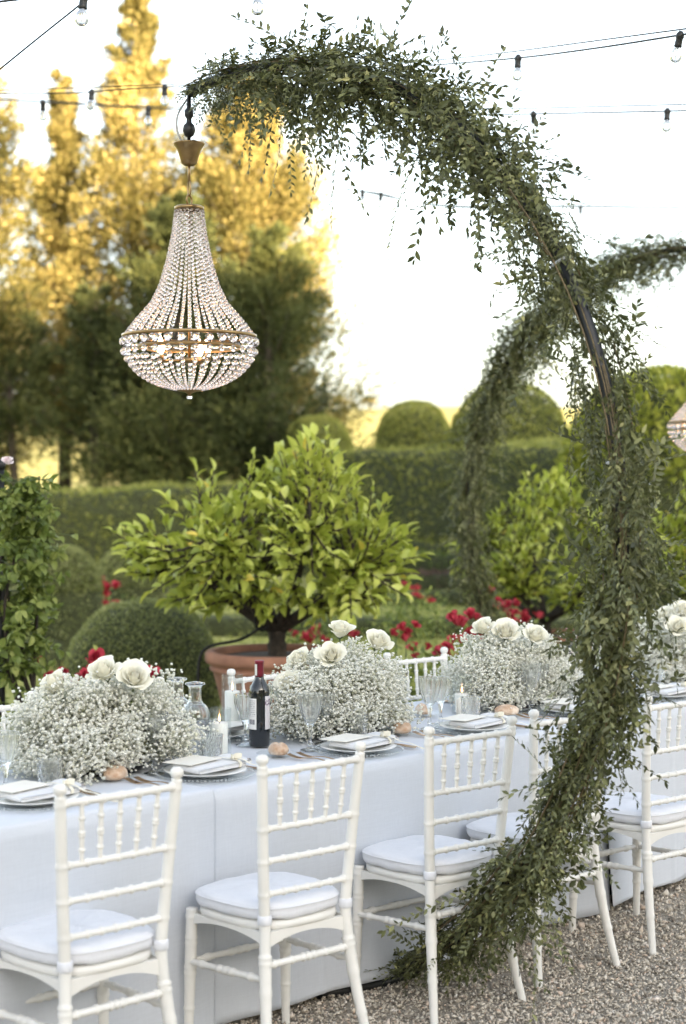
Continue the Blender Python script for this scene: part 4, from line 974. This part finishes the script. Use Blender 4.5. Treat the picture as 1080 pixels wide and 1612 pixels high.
candle(1.86, .50, 'between the two flower mounds', .075, .9)
candle(-.56, .50, 'beside the three-rose mound', .075, .9)
candle(2.9, .55, 'by the flower mound past the arch', .09, .9)
# little white folded card by the candle
o = link('place_card', one('place_card', box(.075, .003, .085, (0, 0, .0425)), 'card', False), None, T(1.72, .40, TS), TH + .5); tag(o, 'small white standing card between the goblets by the candle', 'card')

def carafe(s_, t_, lb):
    o = thing('carafe', lb, 'carafe', T(s_, t_, TS), rng.random() * 3)
    out = [(0, 0), (.046, 0), (.049, .004), (.050, .06), (.050, .130)] + [(.050 - .030 * (1 - math.cos(q * PI / 2)) , .130 + .050 * math.sin(q * PI / 2) ** .9) for q in np.linspace(.1, .82, 9)] + [(.0235, .188), (.022, .20), (.022, .232), (.026, .240), (.0345, .243), (.0350, .248), (.0335, .2495)]
    inn = [(.0245, .247), (.0195, .236), (.0195, .205), (.021, .19)] + [(.050 - .030 * (1 - math.cos(q * PI / 2)) - .003, .128 + .050 * math.sin(q * PI / 2) ** .9) for q in np.linspace(.8, .1, 8)] + [(.0468, .13), (.0468, .012), (.040, .008), (0, .008)]
    def cut(t_, r_, z): return r_ + (.0009 * math.sin(z * 900) if (.075 < z < .12 and r_ > .0485) else 0)
    prof = []
    for p, q in zip(out, out[1:]): prof += [tuple(np.array(p) + (np.array(q) - np.array(p)) * k / 3) for k in range(3)]
    prof.append(out[-1])
    MB().add(*lathe(prof + inn, 48, flute=cut)).build('glass_body', 'glass', o)
    MB().add(*lathe([(0, .0085), (.040, .0085), (.0462, .0125), (.0462, .118), (0, .118)], 40)).build('water_fill', 'glass', o)
carafe(.49, .66, 'clear glass water carafe, the one farther back of the pair'.replace('farther back', 'on the garden side'))
carafe(.447, .515, 'clear glass water carafe with ribbed belly, gravel side of the pair')

def bottle(s_, t_, lb, rz):
    o = thing('wine_bottle', lb, 'wine bottle', T(s_, t_, TS), rz); r_ = .0375
    prof = [(0, .004), (.03, .001), (.035, 0), (r_, .004), (r_, .10), (r_, .19), (.0365, .200), (.032, .213), (.024, .227), (.0178, .238), (.0155, .248), (.0148, .262), (.0146, .296), (.0162, .297), (.0162, .303), (.0148, .304), (0, .304)]
    MB().add(*lathe(prof, 48)).build('glass_body', 'wine_glass_dark', o)
    MB().add(*lathe([(.0158, .246), (.0156, .262), (.0154, .2955), (.0168, .2965), (.0168, .3040), (.0150, .3050), (0, .3052)], 32)).build('capsule', 'wine_capsule', o)
    def wrap(name, a0, a1, z0, z1, mat, rr):
        n = 20; v = []; uv = []
        for k in range(n):
            a = a0 + (a1 - a0) * k / (n - 1)
            for z, q in ((z0, 0), (z1, 1)): v.append((rr * math.cos(a), rr * math.sin(a), z)); uv.append((k / (n - 1), q))
        link(name, mesh_from(name, v, np.array([(2 * i, 2 * i + 2, 2 * i + 3, 2 * i + 1) for i in range(n - 1)]), mat, True, uv=uv), o)
    wrap('back_label', -3.05, -1.80, .062, .172, 'bottle_label', .0379); wrap('front_label', -.95, .55, .062, .180, 'bottle_label_front', .0379)
    wrap('neck_band', -2.75, -2.0, .252, .292, 'foil_band', .0172)
bottle(.736, .50, 'dark red wine bottle with white label beside the five-rose flower mound', R(0))
bottle(2.55, .47, 'dark wine bottle half hidden behind the leafy arch', R(0))

# ------------------------------------------------------------------ flower mounds
def gyp_mesh(seed, L=.34, D_=.20, H=.36):
    """cloud of baby's breath: florets and stems"""
    r_ = np.random.default_rng(seed); F = []; Sv = []; Sf = []; ns = 0; RV = []
    n_sp = 900
    for k in range(n_sp):
        d = unit(r_.normal(size=3)); d[2] = abs(d[2]) * .95 - .12 + .1 * r_.random()
        d = unit(d); rr = (.74 + .30 * r_.random()) * (1 + .10 * math.sin(d[0] * 6 + seed) + .10 * math.sin(d[1] * 5 + d[2] * 7 + seed * 2))
        if r_.random() < .25: rr *= .72
        tip = d * np.array([L, D_, H * .80]) * rr + np.array([0, 0, .055]); tip[2] = max(tip[2], .018)
        m_ = int(r_.integers(13, 24)); c = tip + r_.normal(size=(m_, 3)) * np.array([.024, .024, .022]); c[:, 2] = np.maximum(c[:, 2], .008)
        F.append(c); RV.append(np.clip(.55 + .25 * r_.normal(size=m_), 0, 1))
        node = tip * .82 + np.array([0, 0, .005]); base = np.array([d[0] * L * .25, d[1] * D_ * .25, .05])
        segs = [(base, node, .0011)] + [(node, q, .00042) for q in c[::4]]
        for a, b_, w_ in segs:
            t_ = unit(b_ - a); s1 = unit(np.cross(t_, [.3, .5, .8])); s2 = np.cross(t_, s1)
            for p, ww in ((a, w_), (b_, w_ * .7)): Sv += [p + s1 * ww, p - s1 * ww * .5 + s2 * ww * .87, p - s1 * ww * .5 - s2 * ww * .87]
            Sf += [(ns, ns + 1, ns + 4), (ns, ns + 4, ns + 3), (ns + 1, ns + 2, ns + 5), (ns + 1, ns + 5, ns + 4), (ns + 2, ns, ns + 3), (ns + 2, ns + 3, ns + 5)]; ns += 6
    P = np.concatenate(F); rv = np.concatenate(RV); n = len(P)
    iv = np.array([(1, .1, 0), (0, 1, .15), (-1, 0, .1), (.1, -1, 0), (0, .1, 1), (0, 0, -.9)]); it = np.array([(0, 1, 4), (1, 2, 4), (2, 3, 4), (3, 0, 4), (1, 0, 5), (2, 1, 5), (3, 2, 5), (0, 3, 5)])
    fl = scatter('florets', iv, it, unit(r_.normal(size=(n, 3))), unit(r_.normal(size=(n, 3))), P, .0050 + .0030 * r_.random(n), 'floret', False, rv)
    stm = mesh_from('stems', np.array(Sv), np.array(Sf), 'gyp_stem', False, r_.random(len(Sf)))
    return fl, stm
GYP = [gyp_mesh(s_) for s_ in (5, 6)]
CORE = None
def mound(s_, t_, lb, gi, rz, roses, sc_=1.0):
    b = np.array(T(s_, t_, TS)); o = thing('flower_mound', lb, 'flower arrangement', b, TH + rz)
    a = link('florets', GYP[gi][0], o); a['kind'] = 'stuff'; a.scale = (sc_, sc_, sc_ * .92); c = link('stems', GYP[gi][1], o); c['kind'] = 'stuff'; c.scale = a.scale
    MB().add(*lathe([(0, 0), (.12, 0), (.14, .01), (.145, .05), (.13, .056), (0, .056)], 28)).build('tray', 'black_plastic', o)
    Mi = Matrix.Rotation(-(TH + rz), 3, 'Z')
    for k, (wp, dr, q) in enumerate(roses):
        p = Mi @ (Vector(wp) - Vector(b)); d = Mi @ Vector(dr).normalized()
        ro = link('rose', None, o); ro.empty_display_size = .02; place(ro, p - d * (.040 * q), d, k * 1.3, q * 1.05)
        for me, ang, z in WHITE[k % 3]:
            pt = link('petal', me, ro); pt.location = (0, 0, z); pt.rotation_euler = (0, 0, ang)
        MB().add(*lathe([(.002, -.012), (.010, -.006), (.014, .003), (.012, .012), (0, .012)], 12)).build('calyx', 'stem_green', ro)
        e = np.array(p - d * (.05 * q)); MB().add(*tube(spline([(e[0] * .4, e[1] * .4, .05), (e[0] * .8, e[1] * .8, e[2] * .55), e], 9), .0032, 6)).build('rose_stem', 'stem_green', o)
    return o
def roses_at(lst): return [(at(x, y, D), d, q) for x, y, D, d, q in lst]
mound(.03, .50, 'mound of white gypsophila with three low white roses, table end', 0, 0.0,
      roses_at([(162, 1053, 5.30, (-.25, -.55, .8), 1.0), (212, 1064, 5.28, (.15, -.75, .65), 1.05), (84, 1074, 5.22, (-.5, -.45, .75), .95)]), 1.0)
mound(1.16, .50, 'mound of white gypsophila with five tall white roses beside the wine bottle', 1, .1,
      roses_at([(536, 988, 6.25, (.05, -.35, .95), .92), (597, 1008, 6.3, (.35, -.55, .75), 1.0), (522, 1030, 6.05, (.0, -.8, .6), .98), (470, 1037, 6.1, (-.45, -.5, .75), .95), (453, 1073, 5.98, (-.45, -.7, .5), .95)]), .98)
mound(2.21, .52, 'mound of white gypsophila with three white roses beside the leafy arch', 0, PI,
      roses_at([(760, 985, 6.85, (-.35, -.45, .8), .9), (797, 992, 6.85, (.0, -.7, .7), 1.1), (845, 998, 6.85, (.3, -.6, .75), 1.0)]), .98)
mound(3.50, .52, 'mound of white gypsophila with white roses past the leafy arch', 1, PI + .1,
      roses_at([(1047, 966, 7.8, (-.3, -.5, .8), .9), (1075, 958, 7.8, (0, -.6, .8), 1.0), (1068, 985, 7.6, (0.1, -.8, .6), 1.0)]), 1.0)

# ================================================================== arches with garlands
def sprig_template(seed, n=15, L=.24, leaf=.030, wd=.46):
    """stem along +x drooping, pairs of pointed leaves"""
    r_ = np.random.default_rng(seed); tt = np.linspace(0, 1, 9); bend = .10 + .12 * r_.random(); side = r_.normal() * .05
    pts = np.stack([L * tt, side * tt ** 2, -bend * L * tt ** 2 * 1.5], 1); sv, sf = tube(pts, np.linspace(.0017, .0008, 9), 3, cap=False)
    P = []; X = []; Nn = []
    for k in range(n):
        u_ = .12 + .88 * (k + .5) / n; c = np.array([np.interp(u_, tt, pts[:, i]) for i in range(3)]); sd = 1 if k % 2 else -1
        P.append(c); X.append(unit(np.array([.75 + .2 * r_.random(), sd * (.65 + .3 * r_.random()), r_.normal() * .28]))); Nn.append(unit(np.array([r_.normal() * .35, r_.normal() * .45, 1.])))
    P.append(pts[-1]); X.append(np.array([1., 0, -.3])); Nn.append(np.array([0, 0, 1.]))
    P = np.array(P); X = np.array(X); Nn = np.array(Nn); m_ = len(P); F = frames(X, Nn); ln = leaf * (.65 + .6 * r_.random(m_)); ln[0] *= .7
    lv = np.einsum('nij,nkj->nki', F, OVATE[0][None] * np.stack([ln, ln * wd, ln], 1)[:, None, :]) + P[:, None, :]; lf = OVATE[1][None] + (np.arange(m_) * 8)[:, None, None]
    tri = np.array([(a, b_, c) for q in sf for a, b_, c in ((q[0], q[1], q[2]), (q[0], q[2], q[3]))]); v = np.concatenate([sv, lv.reshape(-1, 3)]); f = np.concatenate([tri, lf.reshape(-1, 3) + len(sv)])
    rv = np.concatenate([np.full(len(tri), .75), np.repeat(np.clip(.02 + .80 * r_.random(m_) ** 1.2 + .2 * r_.random(), 0, 1), 8)]); return v, f, rv
SPRIGS = [sprig_template(s_, n=int(12 + (s_ * 5) % 8), L=.19 + .02 * (s_ % 5), leaf=.027 + .005 * (s_ % 3)) for s_ in range(10)]
SPRIG_ME = [mesh_from('sprig', v, f, 'garland_leaf', False, rv) for v, f, rv in SPRIGS]
ROUND = [sprig_template(s_ + 40, n=13, L=.20 + .02 * (s_ % 4), leaf=.033, wd=.60) for s_ in range(5)]
LONG = [sprig_template(s_ + 80, n=24, L=.40, leaf=.027) for s_ in range(4)]
LONG_ME = [mesh_from('sprig', v, f, 'garland_leaf', False, rv) for v, f, rv in LONG]
def arch(label, s0, tc, zc, Rr, mirror, a_end, prof, n_sprig, n_obj, seed, density=None, leaf_scale=1.0, gap=None):
    """a round steel arch standing across the table: angle measured from its foot; tc, zc circle centre in the plane across the table"""
    r_ = np.random.default_rng(seed); sg = 1 if mirror else -1                      # side it bulges to
    a0 = math.acos(min(1, (zc - .03) / Rr)); A0 = -PI / 2 + a0 * 1.0               # from the outward horizontal
    A = np.linspace(A0, a_end, 90)
    def P(a, dr=0.0): return np.stack([0 * a, sg * (Rr + dr) * np.cos(a), zc + (Rr + dr) * np.sin(a)], -1)
    o = thing('leafy_arch', label, 'arch', T(s0, tc), TH, 'greenery arches over the table')
    MB().add(*tube(P(A), .021, 12)).build('pole', 'black_steel', o)
    y0 = P(np.array([A0]))[0][1]; bb = MB()
    q = np.linspace(-1.0, 1.0, 40); bb.add(*tube(np.stack([.62 * np.sin(q * 1.25), y0 - sg * (.62 - .62 * np.cos(q * 1.25)) + sg * .02, .022 + 0 * q], 1), .022, 10)); bb.build('base_bar', 'black_steel', o)
    u_ = (np.arange(n_sprig) + r_.random(n_sprig)) / n_sprig
    if density is not None:
        xs = np.linspace(0, 1, 200); cdf = np.cumsum(density(xs)); cdf = cdf / cdf[-1]; u_ = np.interp(u_, cdf, xs)
    a = A0 + (a_end - A0) * u_; c = P(a); tan = np.stack([0 * a, -sg * np.sin(a), np.cos(a)], -1); rad = np.stack([0 * a, sg * np.cos(a), np.sin(a)], -1); lat = np.tile([1., 0, 0], (n_sprig, 1))
    wid, skew = prof(u_)                                                            # half width, radial offset
    ph = r_.random(n_sprig) * 2 * PI; rho = np.sqrt(r_.random(n_sprig))
    offd = rad * np.cos(ph)[:, None] + lat * np.sin(ph)[:, None]
    if gap is not None:                                                             # the pole shows where the garland parts
        face = offd @ np.array([-.72, -.69, 0]); g_ = (u_ > gap[0]) & (u_ < gap[1]) & (face > .1); offd[g_] = unit(offd[g_] * np.array([1, 1, 1.]) - 1.3 * face[g_][:, None] * np.array([-.72, -.69, 0]))
        rho = np.where((u_ > gap[0]) & (u_ < gap[1]), .45 + .55 * rho, rho)
    pos = c + offd * (wid * rho * .50)[:, None] + rad * skew[:, None]
    outw = .16 + .50 * rho * r_.random(n_sprig)
    along = np.where(r_.random(n_sprig) < .66, -1.0, 1.0)
    d = unit(tan * along[:, None] * (.75 + .3 * r_.random((n_sprig, 1))) + offd * outw[:, None] + np.array([0, 0, -.22]) * r_.random((n_sprig, 1)) + r_.normal(size=(n_sprig, 3)) * .30)
    # long wisps that hang out of the garland
    wisp = r_.random(n_sprig) < .10; d[wisp] = unit(d[wisp] * .5 + np.array([0, 0, -.75]) + r_.normal(size=(wisp.sum(), 3)) * .45); pos[wisp] = (c + offd * (wid * .75)[:, None] + rad * skew[:, None])[wisp]
    nn = unit(np.array([0, 0, 1.]) * .8 + offd * .6 + r_.normal(size=(n_sprig, 3)) * .5); scl = leaf_scale * (.70 + .45 * r_.random(n_sprig)) * np.clip(wid / .15, .6, 1.15); scl[wisp] *= 1.05
    low = pos[:, 2] + d[:, 2] * .24 * scl; bad = low < .03; d[bad, 2] = np.abs(d[bad, 2]) * .2; pos[:, 2] = np.maximum(pos[:, 2], .05)
    low = pos[:, 2] + d[:, 2] * .24 * scl - .06; pos[:, 2] += np.maximum(0, .012 - low)
    F = frames(d, nn)
    # each frame column scaled
    score = (pos - c) @ np.array([0., 0, 0]) ; vis = np.einsum('ij,ij->i', offd, np.tile([-.55, -.83, 0], (n_sprig, 1))) + .6 * rho + .5 * wisp
    order = np.argsort(-vis); first = order[:n_obj]; rest = order[n_obj:]; V_ = []; F_ = []; RV = []; nv = 0
    for i in rest:
        v, f, rv = LONG[i % 4] if (wisp[i] and i % 2) else (SPRIGS[i % 10] if (u_[i] > .34 or i % 3) else ROUND[i % 5]); V_.append(v * scl[i] @ F[i].T + pos[i]); F_.append(f + nv); RV.append(np.clip(rv * (.55 + .65 * ((i * 37 % 100) / 100)), 0, 1)); nv += len(v)
    g = link('garland', mesh_from('garland', np.concatenate(V_), np.concatenate(F_), 'garland_leaf', False, np.concatenate(RV)), o); g['kind'] = 'stuff'
    for i in first:
        q = link('sprig', LONG_ME[i % 4] if (wisp[i] and i % 2) else SPRIG_ME[i % 10], o); mw = Matrix(F[i].tolist()).to_4x4() @ Matrix.Scale(float(scl[i]), 4); mw.translation = Vector(pos[i]); q.matrix_local = mw
    # bundled bare stems tied along the pole
    st_ = MB()
    for k in range(34):
        ua = r_.random() * .9; L_ = .10 + .12 * r_.random(); aa = np.linspace(A0 + (a_end - A0) * ua, A0 + (a_end - A0) * min(1, ua + L_), 8); dr = .02 + .02 * r_.random(); lx = r_.normal() * .025 - .02
        p = P(aa, 0.0); p = p + np.stack([0 * aa, sg * np.cos(aa), np.sin(aa)], -1) * (dr * r_.normal()) ; p[:, 0] += lx + np.linspace(0, r_.normal() * .015, 8); st_.add(*tube(p, .0028, 4))
    st_.build('bound_stems', 'twig', o)
    def tie(uu):
        aa = A0 + (a_end - A0) * uu; c_ = P(np.array([aa]))[0]; tn = np.array([0, -sg * math.sin(aa), math.cos(aa)]); rd = np.array([0, sg * math.cos(aa), math.sin(aa)]); q = np.linspace(0, 2 * PI, 20, endpoint=False)
        MB().add(*tube(c_ + .034 * (np.outer(np.cos(q), rd) + np.outer(np.sin(q), [1., 0, 0])) + np.outer(.006 * np.sin(q), tn), .0045, 6, closed=True)).build('cable_tie', 'cable_tie', o)
    return o, P, tie
def prof1(u):
    xs = [0, .03, .07, .12, .19, .25, .31, .36, .41, .46, .52, .57, .63, .70, .76, .82, .90, .97, 1]
    ws = [.04, .06, .10, .125, .115, .105, .13, .14, .125, .12, .125, .12, .14, .155, .15, .155, .15, .09, .03]
    return np.interp(u, xs, ws), np.interp(u, [0, .1, .15, .2, .78, .85, .95, 1], [.0, -.0, .0, 0, 0, -.02, -.02, 0])
def dens1(u): return np.interp(u, [0, .06, .15, .4, .44, .54, .58, .68, .8, .93, 1], [.5, 1.1, 1.5, 1.3, .75, .75, .95, 1.1, 1.2, 1.2, .8])
SA, TC, ZC, RR = .85, .71, 1.543, 1.678
A_END = R(90 + 10.2)
arch1, P1, tie1 = arch('leafy garland arch rising over the chairs to carry the large chandelier', SA, TC, ZC, RR, False, A_END, prof1, 1950, 290, 71, dens1, gap=(.468, .555))
for q in (.44, .575, .655): tie1(q)
def prof2(u): return np.interp(u, [0, .1, .3, .5, .7, .9, 1], [.14, .13, .115, .11, .17, .13, .1]), 0 * u
arch2, P2, tie2 = arch('thinner leafy garland arch in front of the domes, bending the other way', 5.65, 1.95, 1.51, 1.66, True, R(96), prof2, 2300, 120, 72)

# ------------------------------------------------------------------ chandeliers
def octa_bead(rad, h):
    a = np.arange(6) * PI / 3; v = [(0, 0, h)] + [(rad * .75 * math.cos(q), rad * .75 * math.sin(q), h * .6) for q in a] + [(rad * math.cos(q + .5), rad * math.sin(q + .5), 0) for q in a] + [(rad * .75 * math.cos(q), rad * .75 * math.sin(q), -h * .6) for q in a] + [(0, 0, -h)]
    f = [(0, 1 + k, 1 + (k + 1) % 6) for k in range(6)]
    for L_ in (0, 1):
        for k in range(6): i, j = 1 + 6 * L_ + k, 1 + 6 * L_ + (k + 1) % 6; f += [(i, i + 6, j), (j, i + 6, j + 6)] if L_ == 0 else [(i, i + 6, j), (j, i + 6, j + 6)]
    f += [(19, 13 + (k + 1) % 6, 13 + k) for k in range(6)]
    return np.array(v), np.array(f)
def make_chandelier():
    o = thing('chandelier', 'x', 'chandelier')
    # z = 0 at the rim ring; crown at .506; bowl bottom -.20
    zt = .502
    def rt(q): return np.interp(q, [0, .2, .4, .6, .74, .88, 1], [.054, .066, .087, .116, .150, .212, .258])
    bt = octa_bead(1, 1); nT = 36; rin = MB()
    qs = np.linspace(0, 1, 400); px = rt(qs); pz = zt * (1 - qs); Lc = np.concatenate([[0], np.cumsum(np.hypot(np.diff(px), np.diff(pz)))]); cnt = int(Lc[-1] / .0165)
    ss = (np.arange(cnt) + .5) / cnt * Lc[-1]; bq = np.interp(ss, Lc, qs)
    tv = []; tf = []
    for k, q in enumerate(bq):
        r0 = .0056 + .0024 * q; tv.append(bt[0] * np.array([r0, r0 * .8, r0 * 1.06]) @ rotm('Z', k * 1.1).T + np.array([rt(q), 0, zt * (1 - q)])); tf.append(bt[1] + 20 * k)
    wire = np.stack([rt(qs[::20]), 0 * qs[::20], zt * (1 - qs[::20])], 1)
    SMS = []
    for w_ in range(5):                                        # strands hang unevenly, so the beads never line up in rows
        bq2 = np.clip(np.interp(ss + (w_ / 5 - .4) * .0158 + .0012 * rng.normal(size=len(ss)), Lc, qs), 0, 1); tv = []
        for k, q in enumerate(bq2):
            r0 = .0064 + .0024 * q; tv.append(bt[0] * np.array([r0, r0 * .8, r0 * 1.06]) @ rotm('Z', k * 1.1 + w_).T + np.array([rt(q), 0, zt * (1 - q)]))
        SMS.append(mesh_from('crystal_strand', np.concatenate(tv), np.concatenate(tf), 'crystal', False))
    for k in range(nT):
        c = link('crystal_strand', SMS[(k * 3) % 5], o); c.rotation_euler = (0, 0, 2 * PI * (k + .10 * rng.normal()) / nT)
    # bowl strands
    nB = 31; prof = [(.262, -.012), (.267, -.045), (.255, -.08), (.228, -.12), (.192, -.155), (.13, -.190), (.05, -.213)]; pp = spline([(a, 0, b_) for a, b_ in prof], 200); Lc = np.concatenate([[0], np.cumsum(np.linalg.norm(np.diff(pp, axis=0), axis=1))]); s_ = .012; tv = []; tf = []; k = 0; first = None
    while s_ < Lc[-1] - .004:
        f_ = s_ / Lc[-1]; r0 = np.interp(f_, [0, .12, .3, .6, 1], [.0205, .0160, .0125, .0092, .0058]); p = np.array([np.interp(s_, Lc, pp[:, i]) for i in range(3)])
        v = bt[0] * np.array([r0 * .75, r0, r0]) @ rotm('Z', .3 * k).T + p
        if k == 0: first = mesh_from('large_crystal', v, bt[1], 'crystal', False)
        else: tv.append(v); tf.append(bt[1] + 20 * (k - 1))
        s_ += r0 * 2.08; k += 1
    BM = mesh_from('bowl_strand', np.concatenate(tv), np.concatenate(tf), 'crystal', False)
    for k in range(nB):
        for me, nm in ((first, 'large_crystal'), (BM, 'bowl_strand')):
            c = link(nm, me, o); c.rotation_euler = (0, 0, 2 * PI * k / nB + .04)
    MB().add(*lathe([(.259, -.006), (.267, -.006), (.268, .006), (.261, .008), (.259, .006)], 64, cap=False)).build('rim_ring', 'brass', o)
    MB().add(*lathe([(.20, -.050), (.206, -.050), (.206, -.034), (.20, -.034), (.20, -.050)], 56, cap=False)).build('inner_ring', 'brass', o)
    MB().add(*lathe([(.050, .500), (.057, .500), (.059, .512), (.052, .516), (.0, .522)], 40, cap=False)).build('crown_ring', 'brass', o)
    MB().add(*lathe([(.0, -.238), (.006, -.236), (.007, -.228), (.02, -.222), (.05, -.216), (.052, -.210), (0, -.206)], 32)).build('bottom_plate', 'brass', o)
    MB().add(*tube([(0, 0, -.10), (0, 0, .2), (0, 0, .505)], .006, 8)).build('centre_rod', 'brass', o)
    MB().add(*lathe([(0, .000), (.010, 0), (.012, .012), (0, .015)], 12, (0, 0, -.248))).build('drop_crystal', 'crystal', o, smooth=False)
    hub = MB().add(*lathe([(0, -.105), (.035, -.105), (.04, -.095), (.035, -.085), (0, -.085)], 24)).build('hub', 'brass', o)
    for k in range(3):
        a = 2 * PI * k / 3 + .5; e = np.array([.115 * math.cos(a), .115 * math.sin(a), -.10])
        MB().add(*tube([(0, 0, -.095), e * .6 + np.array([0, 0, -.038]), e], .006, 8)).build('lamp_arm', 'brass', hub)
        MB().add(*lathe([(.012, -.103), (.013, -.075), (.010, -.072), (0, -.072)], 14, (e[0], e[1], 0))).build('lamp_holder', 'brass', hub)
        MB().add(*lathe([(0.006, -.073), (.012, -.062), (.017, -.047), (.015, -.030), (.008, -.016), (.003, -.004), (0, .002)], 16, (e[0], e[1], 0))).build('bulb', 'bulb_lit', hub)
    # suspension: rings, chain link, rod, bell canopy
    def torus(R0, r0, c, ax, sy=1.0):
        a = np.linspace(0, 2 * PI, 22, endpoint=False); p = np.stack([R0 * np.cos(a), 0 * a, R0 * sy * np.sin(a)], 1)
        return tube(p @ rotm('Z', ax).T + np.array(c), r0, 7, closed=True)
    MB().add(*torus(.019, .0035, (0, 0, .540), .3)).build('chain_link', 'brass', o); MB().add(*torus(.015, .0032, (0, 0, .585), 1.2, 2.0)).build('chain_link', 'brass', o)
    MB().add(*tube([(0, 0, .610), (0, 0, .69)], .0055, 8)).build('hanging_rod', 'brass', o)
    MB().add(*lathe([(0, .674), (.018, .676), (.030, .684), (.036, .70), (.046, .735), (.060, .758), (.064, .762), (.062, .765), (.05, .75), (0, .745)], 40)).build('bell_canopy', 'brass', o)
    return o
ch = make_chandelier()
ch_t = TC + .300; ch_z = 2.268
ch.location = T(SA, ch_t, ch_z); ch.rotation_euler = (0, 0, TH); ch.scale = (.96,) * 3; tag(ch, 'large crystal bead chandelier hanging from the tip of the thick leafy arch', 'chandelier', 'crystal chandeliers under the arches')
c2 = clone(ch, None, T(5.65, 1.67, 2.08), TH + .4, 'crystal chandelier hanging from the thin leafy arch, before a green dome', 'crystal chandeliers under the arches')
def hook(root, z0, z1, nm, lb, loc):
    o = thing('hanging_hook', lb, 'hook', loc, TH)
    MB().add(*lathe([(0, z0), (.006, z0 + .002), (.007, z0 + .014), (.018, z0 + .022), (.025, z0 + .040), (.021, z0 + .060), (.011, z0 + .070), (.010, z0 + .085), (.017, z0 + .095), (.018, z0 + .115), (.009, z0 + .125), (.006, z1), (0, z1)], 20)).build('turnbuckle', 'black_plastic', o)
    pts = spline([(.02, 0, z1 - .02), (-.03, .03, z0 + .10), (-.035, .02, z0 + .02), (0, .0, z0 - .03)], 24); MB().add(*tube(pts, .0045, 6)).build('cable', 'grey_cable', o)
    pts = spline([(.01, 0, z0 - .03), (.035, .02, z0 + .012), (.062, .01, z0 - .005), (.055, 0, z0 - .035), (.02, 0, z0 - .03)], 24); MB().add(*tube(pts, .004, 6)).build('cable_loop', 'grey_cable', o)
l0 = T(SA, ch_t, 0)
hook(ch, ch_z + .742, 3.225, '', 'black hook and grey cable joining the large chandelier to its arch', l0)
hook(c2, 2.08 + .772, 3.16, '', 'black hook joining the second chandelier to the thin arch', T(5.65, 1.67, 0))

# ------------------------------------------------------------------ string lights
def string_lights(label, pts, wires, bulbs, scale=1.0, r0=.004):
    """pts: world points of the cable; bulbs: fractions along it"""
    c = np.array(pts[0], float); o = thing('string_lights', label, 'string lights', c)
    p = spline(np.array(pts) - c, 60); MB().add(*tube(p, r0, 6)).build('cable', 'black_plastic', o)
    if wires is not None:
        q = spline(np.array(wires) - c, 40); MB().add(*tube(q, r0 * .8, 5)).build('support_wire', 'grey_cable' if False else 'black_plastic', o)
    for f_ in bulbs:
        k = f_ * 59; e = np.array([np.interp(k, np.arange(60), p[:, i]) for i in range(3)]); s_ = scale
        b = link('bulb', None, o, e); b.empty_display_size = .02; tl = rng.normal() * .12; b.rotation_euler = (tl, rng.normal() * .10, 0); b.scale = (s_ * 1.15,) * 3
        link('socket', SOCK, b); link('globe', GLOBE, b); link('filament', FIL, b)
SOCK = MB().add(*lathe([(0, .014), (.006, .013), (.010, .008), (.014, .002), (.0145, -.008), (.012, -.012), (.0125, -.030), (.0135, -.038), (.010, -.042), (0, -.042)][::-1], 14)).mesh('socket', 'black_plastic')
GLOBE = MB().add(*lathe([(.010, -.040), (.012, -.046), (.019, -.056), (.0215, -.068), (.019, -.081), (.011, -.089), (0, -.0915), (0, -.0905), (.0105, -.088), (.018, -.0805), (.0205, -.068), (.018, -.0565), (.011, -.047), (.009, -.040)], 20, cap=False)).mesh('globe', 'thin_globe')
FIL = MB().add(*tube([(0, 0, -.042), (.001, 0, -.055), (.003, 0, -.064), (-.002, 0, -.072), (.001, 0, -.078)], .0011, 5)).mesh('filament', 'brass')
string_lights('festoon cable with clear bulbs slanting up from behind the arch shoulder', [at(600, 108, 8.8), at(700, 101, 8.2), at(827, 90, 7.4), at(950, 74, 6.8), at(1090, 52, 6.3)], [at(600, 102, 8.8), at(760, 87, 8), at(1090, 44, 6.3)], (.478, .968), 1.0)
string_lights('level festoon cable passing behind the arch, bulb in front of open sky', [at(560, 178, 10), at(760, 180, 9.0), at(900, 178, 8.5), at(1090, 174, 8.0)], [at(560, 173, 10), at(760, 172, 9), at(1090, 164, 8)], (.52, .935), 1.0)
string_lights('upper festoon cable crossing in front of the conifer spires', [at(-20, 147, 9.2), at(117, 146, 9.2), at(200, 140, 9.2), at(310, 134, 9.2)], [at(-20, 143, 9.2), at(150, 137, 9.2), at(310, 131, 9.2)], (.43, .85), 1.0)
string_lights('lower festoon cable crossing in front of the conifers to the chandelier hook', [at(-20, 156, 9.4), at(83, 162, 9.5), at(247, 171, 9.9), at(420, 178, 10.3), at(560, 180, 10.5)], [at(-20, 153, 9.4), at(250, 168, 9.9), at(560, 177, 10.5)], (.22, .48), 1.0)
string_lights('festoon cable with a large clear bulb high by the conifer spire', [at(-30, 6, 5.6), at(60, -4, 5.6), at(132, -6, 5.6), at(260, -20, 5.6), at(405, -22, 5.8), at(520, -40, 6)], [at(-20, 125, 5.8), at(60, 60, 5.7), at(125, 8, 5.6), at(150, -14, 5.6)], (.40, .80), 1.0)
string_lights('distant festoon cable ending in a dark knot beside the arch', [at(545, 298, 13), at(600, 305, 13.2), at(640, 315, 13.4), at(720, 326, 14), at(900, 326, 14.5), at(1090, 329, 15)], [at(545, 297, 13), at(700, 323, 13.9), at(900, 323, 14.5), at(1090, 325, 15)], (.09, .20, .815), 1.1, .007)
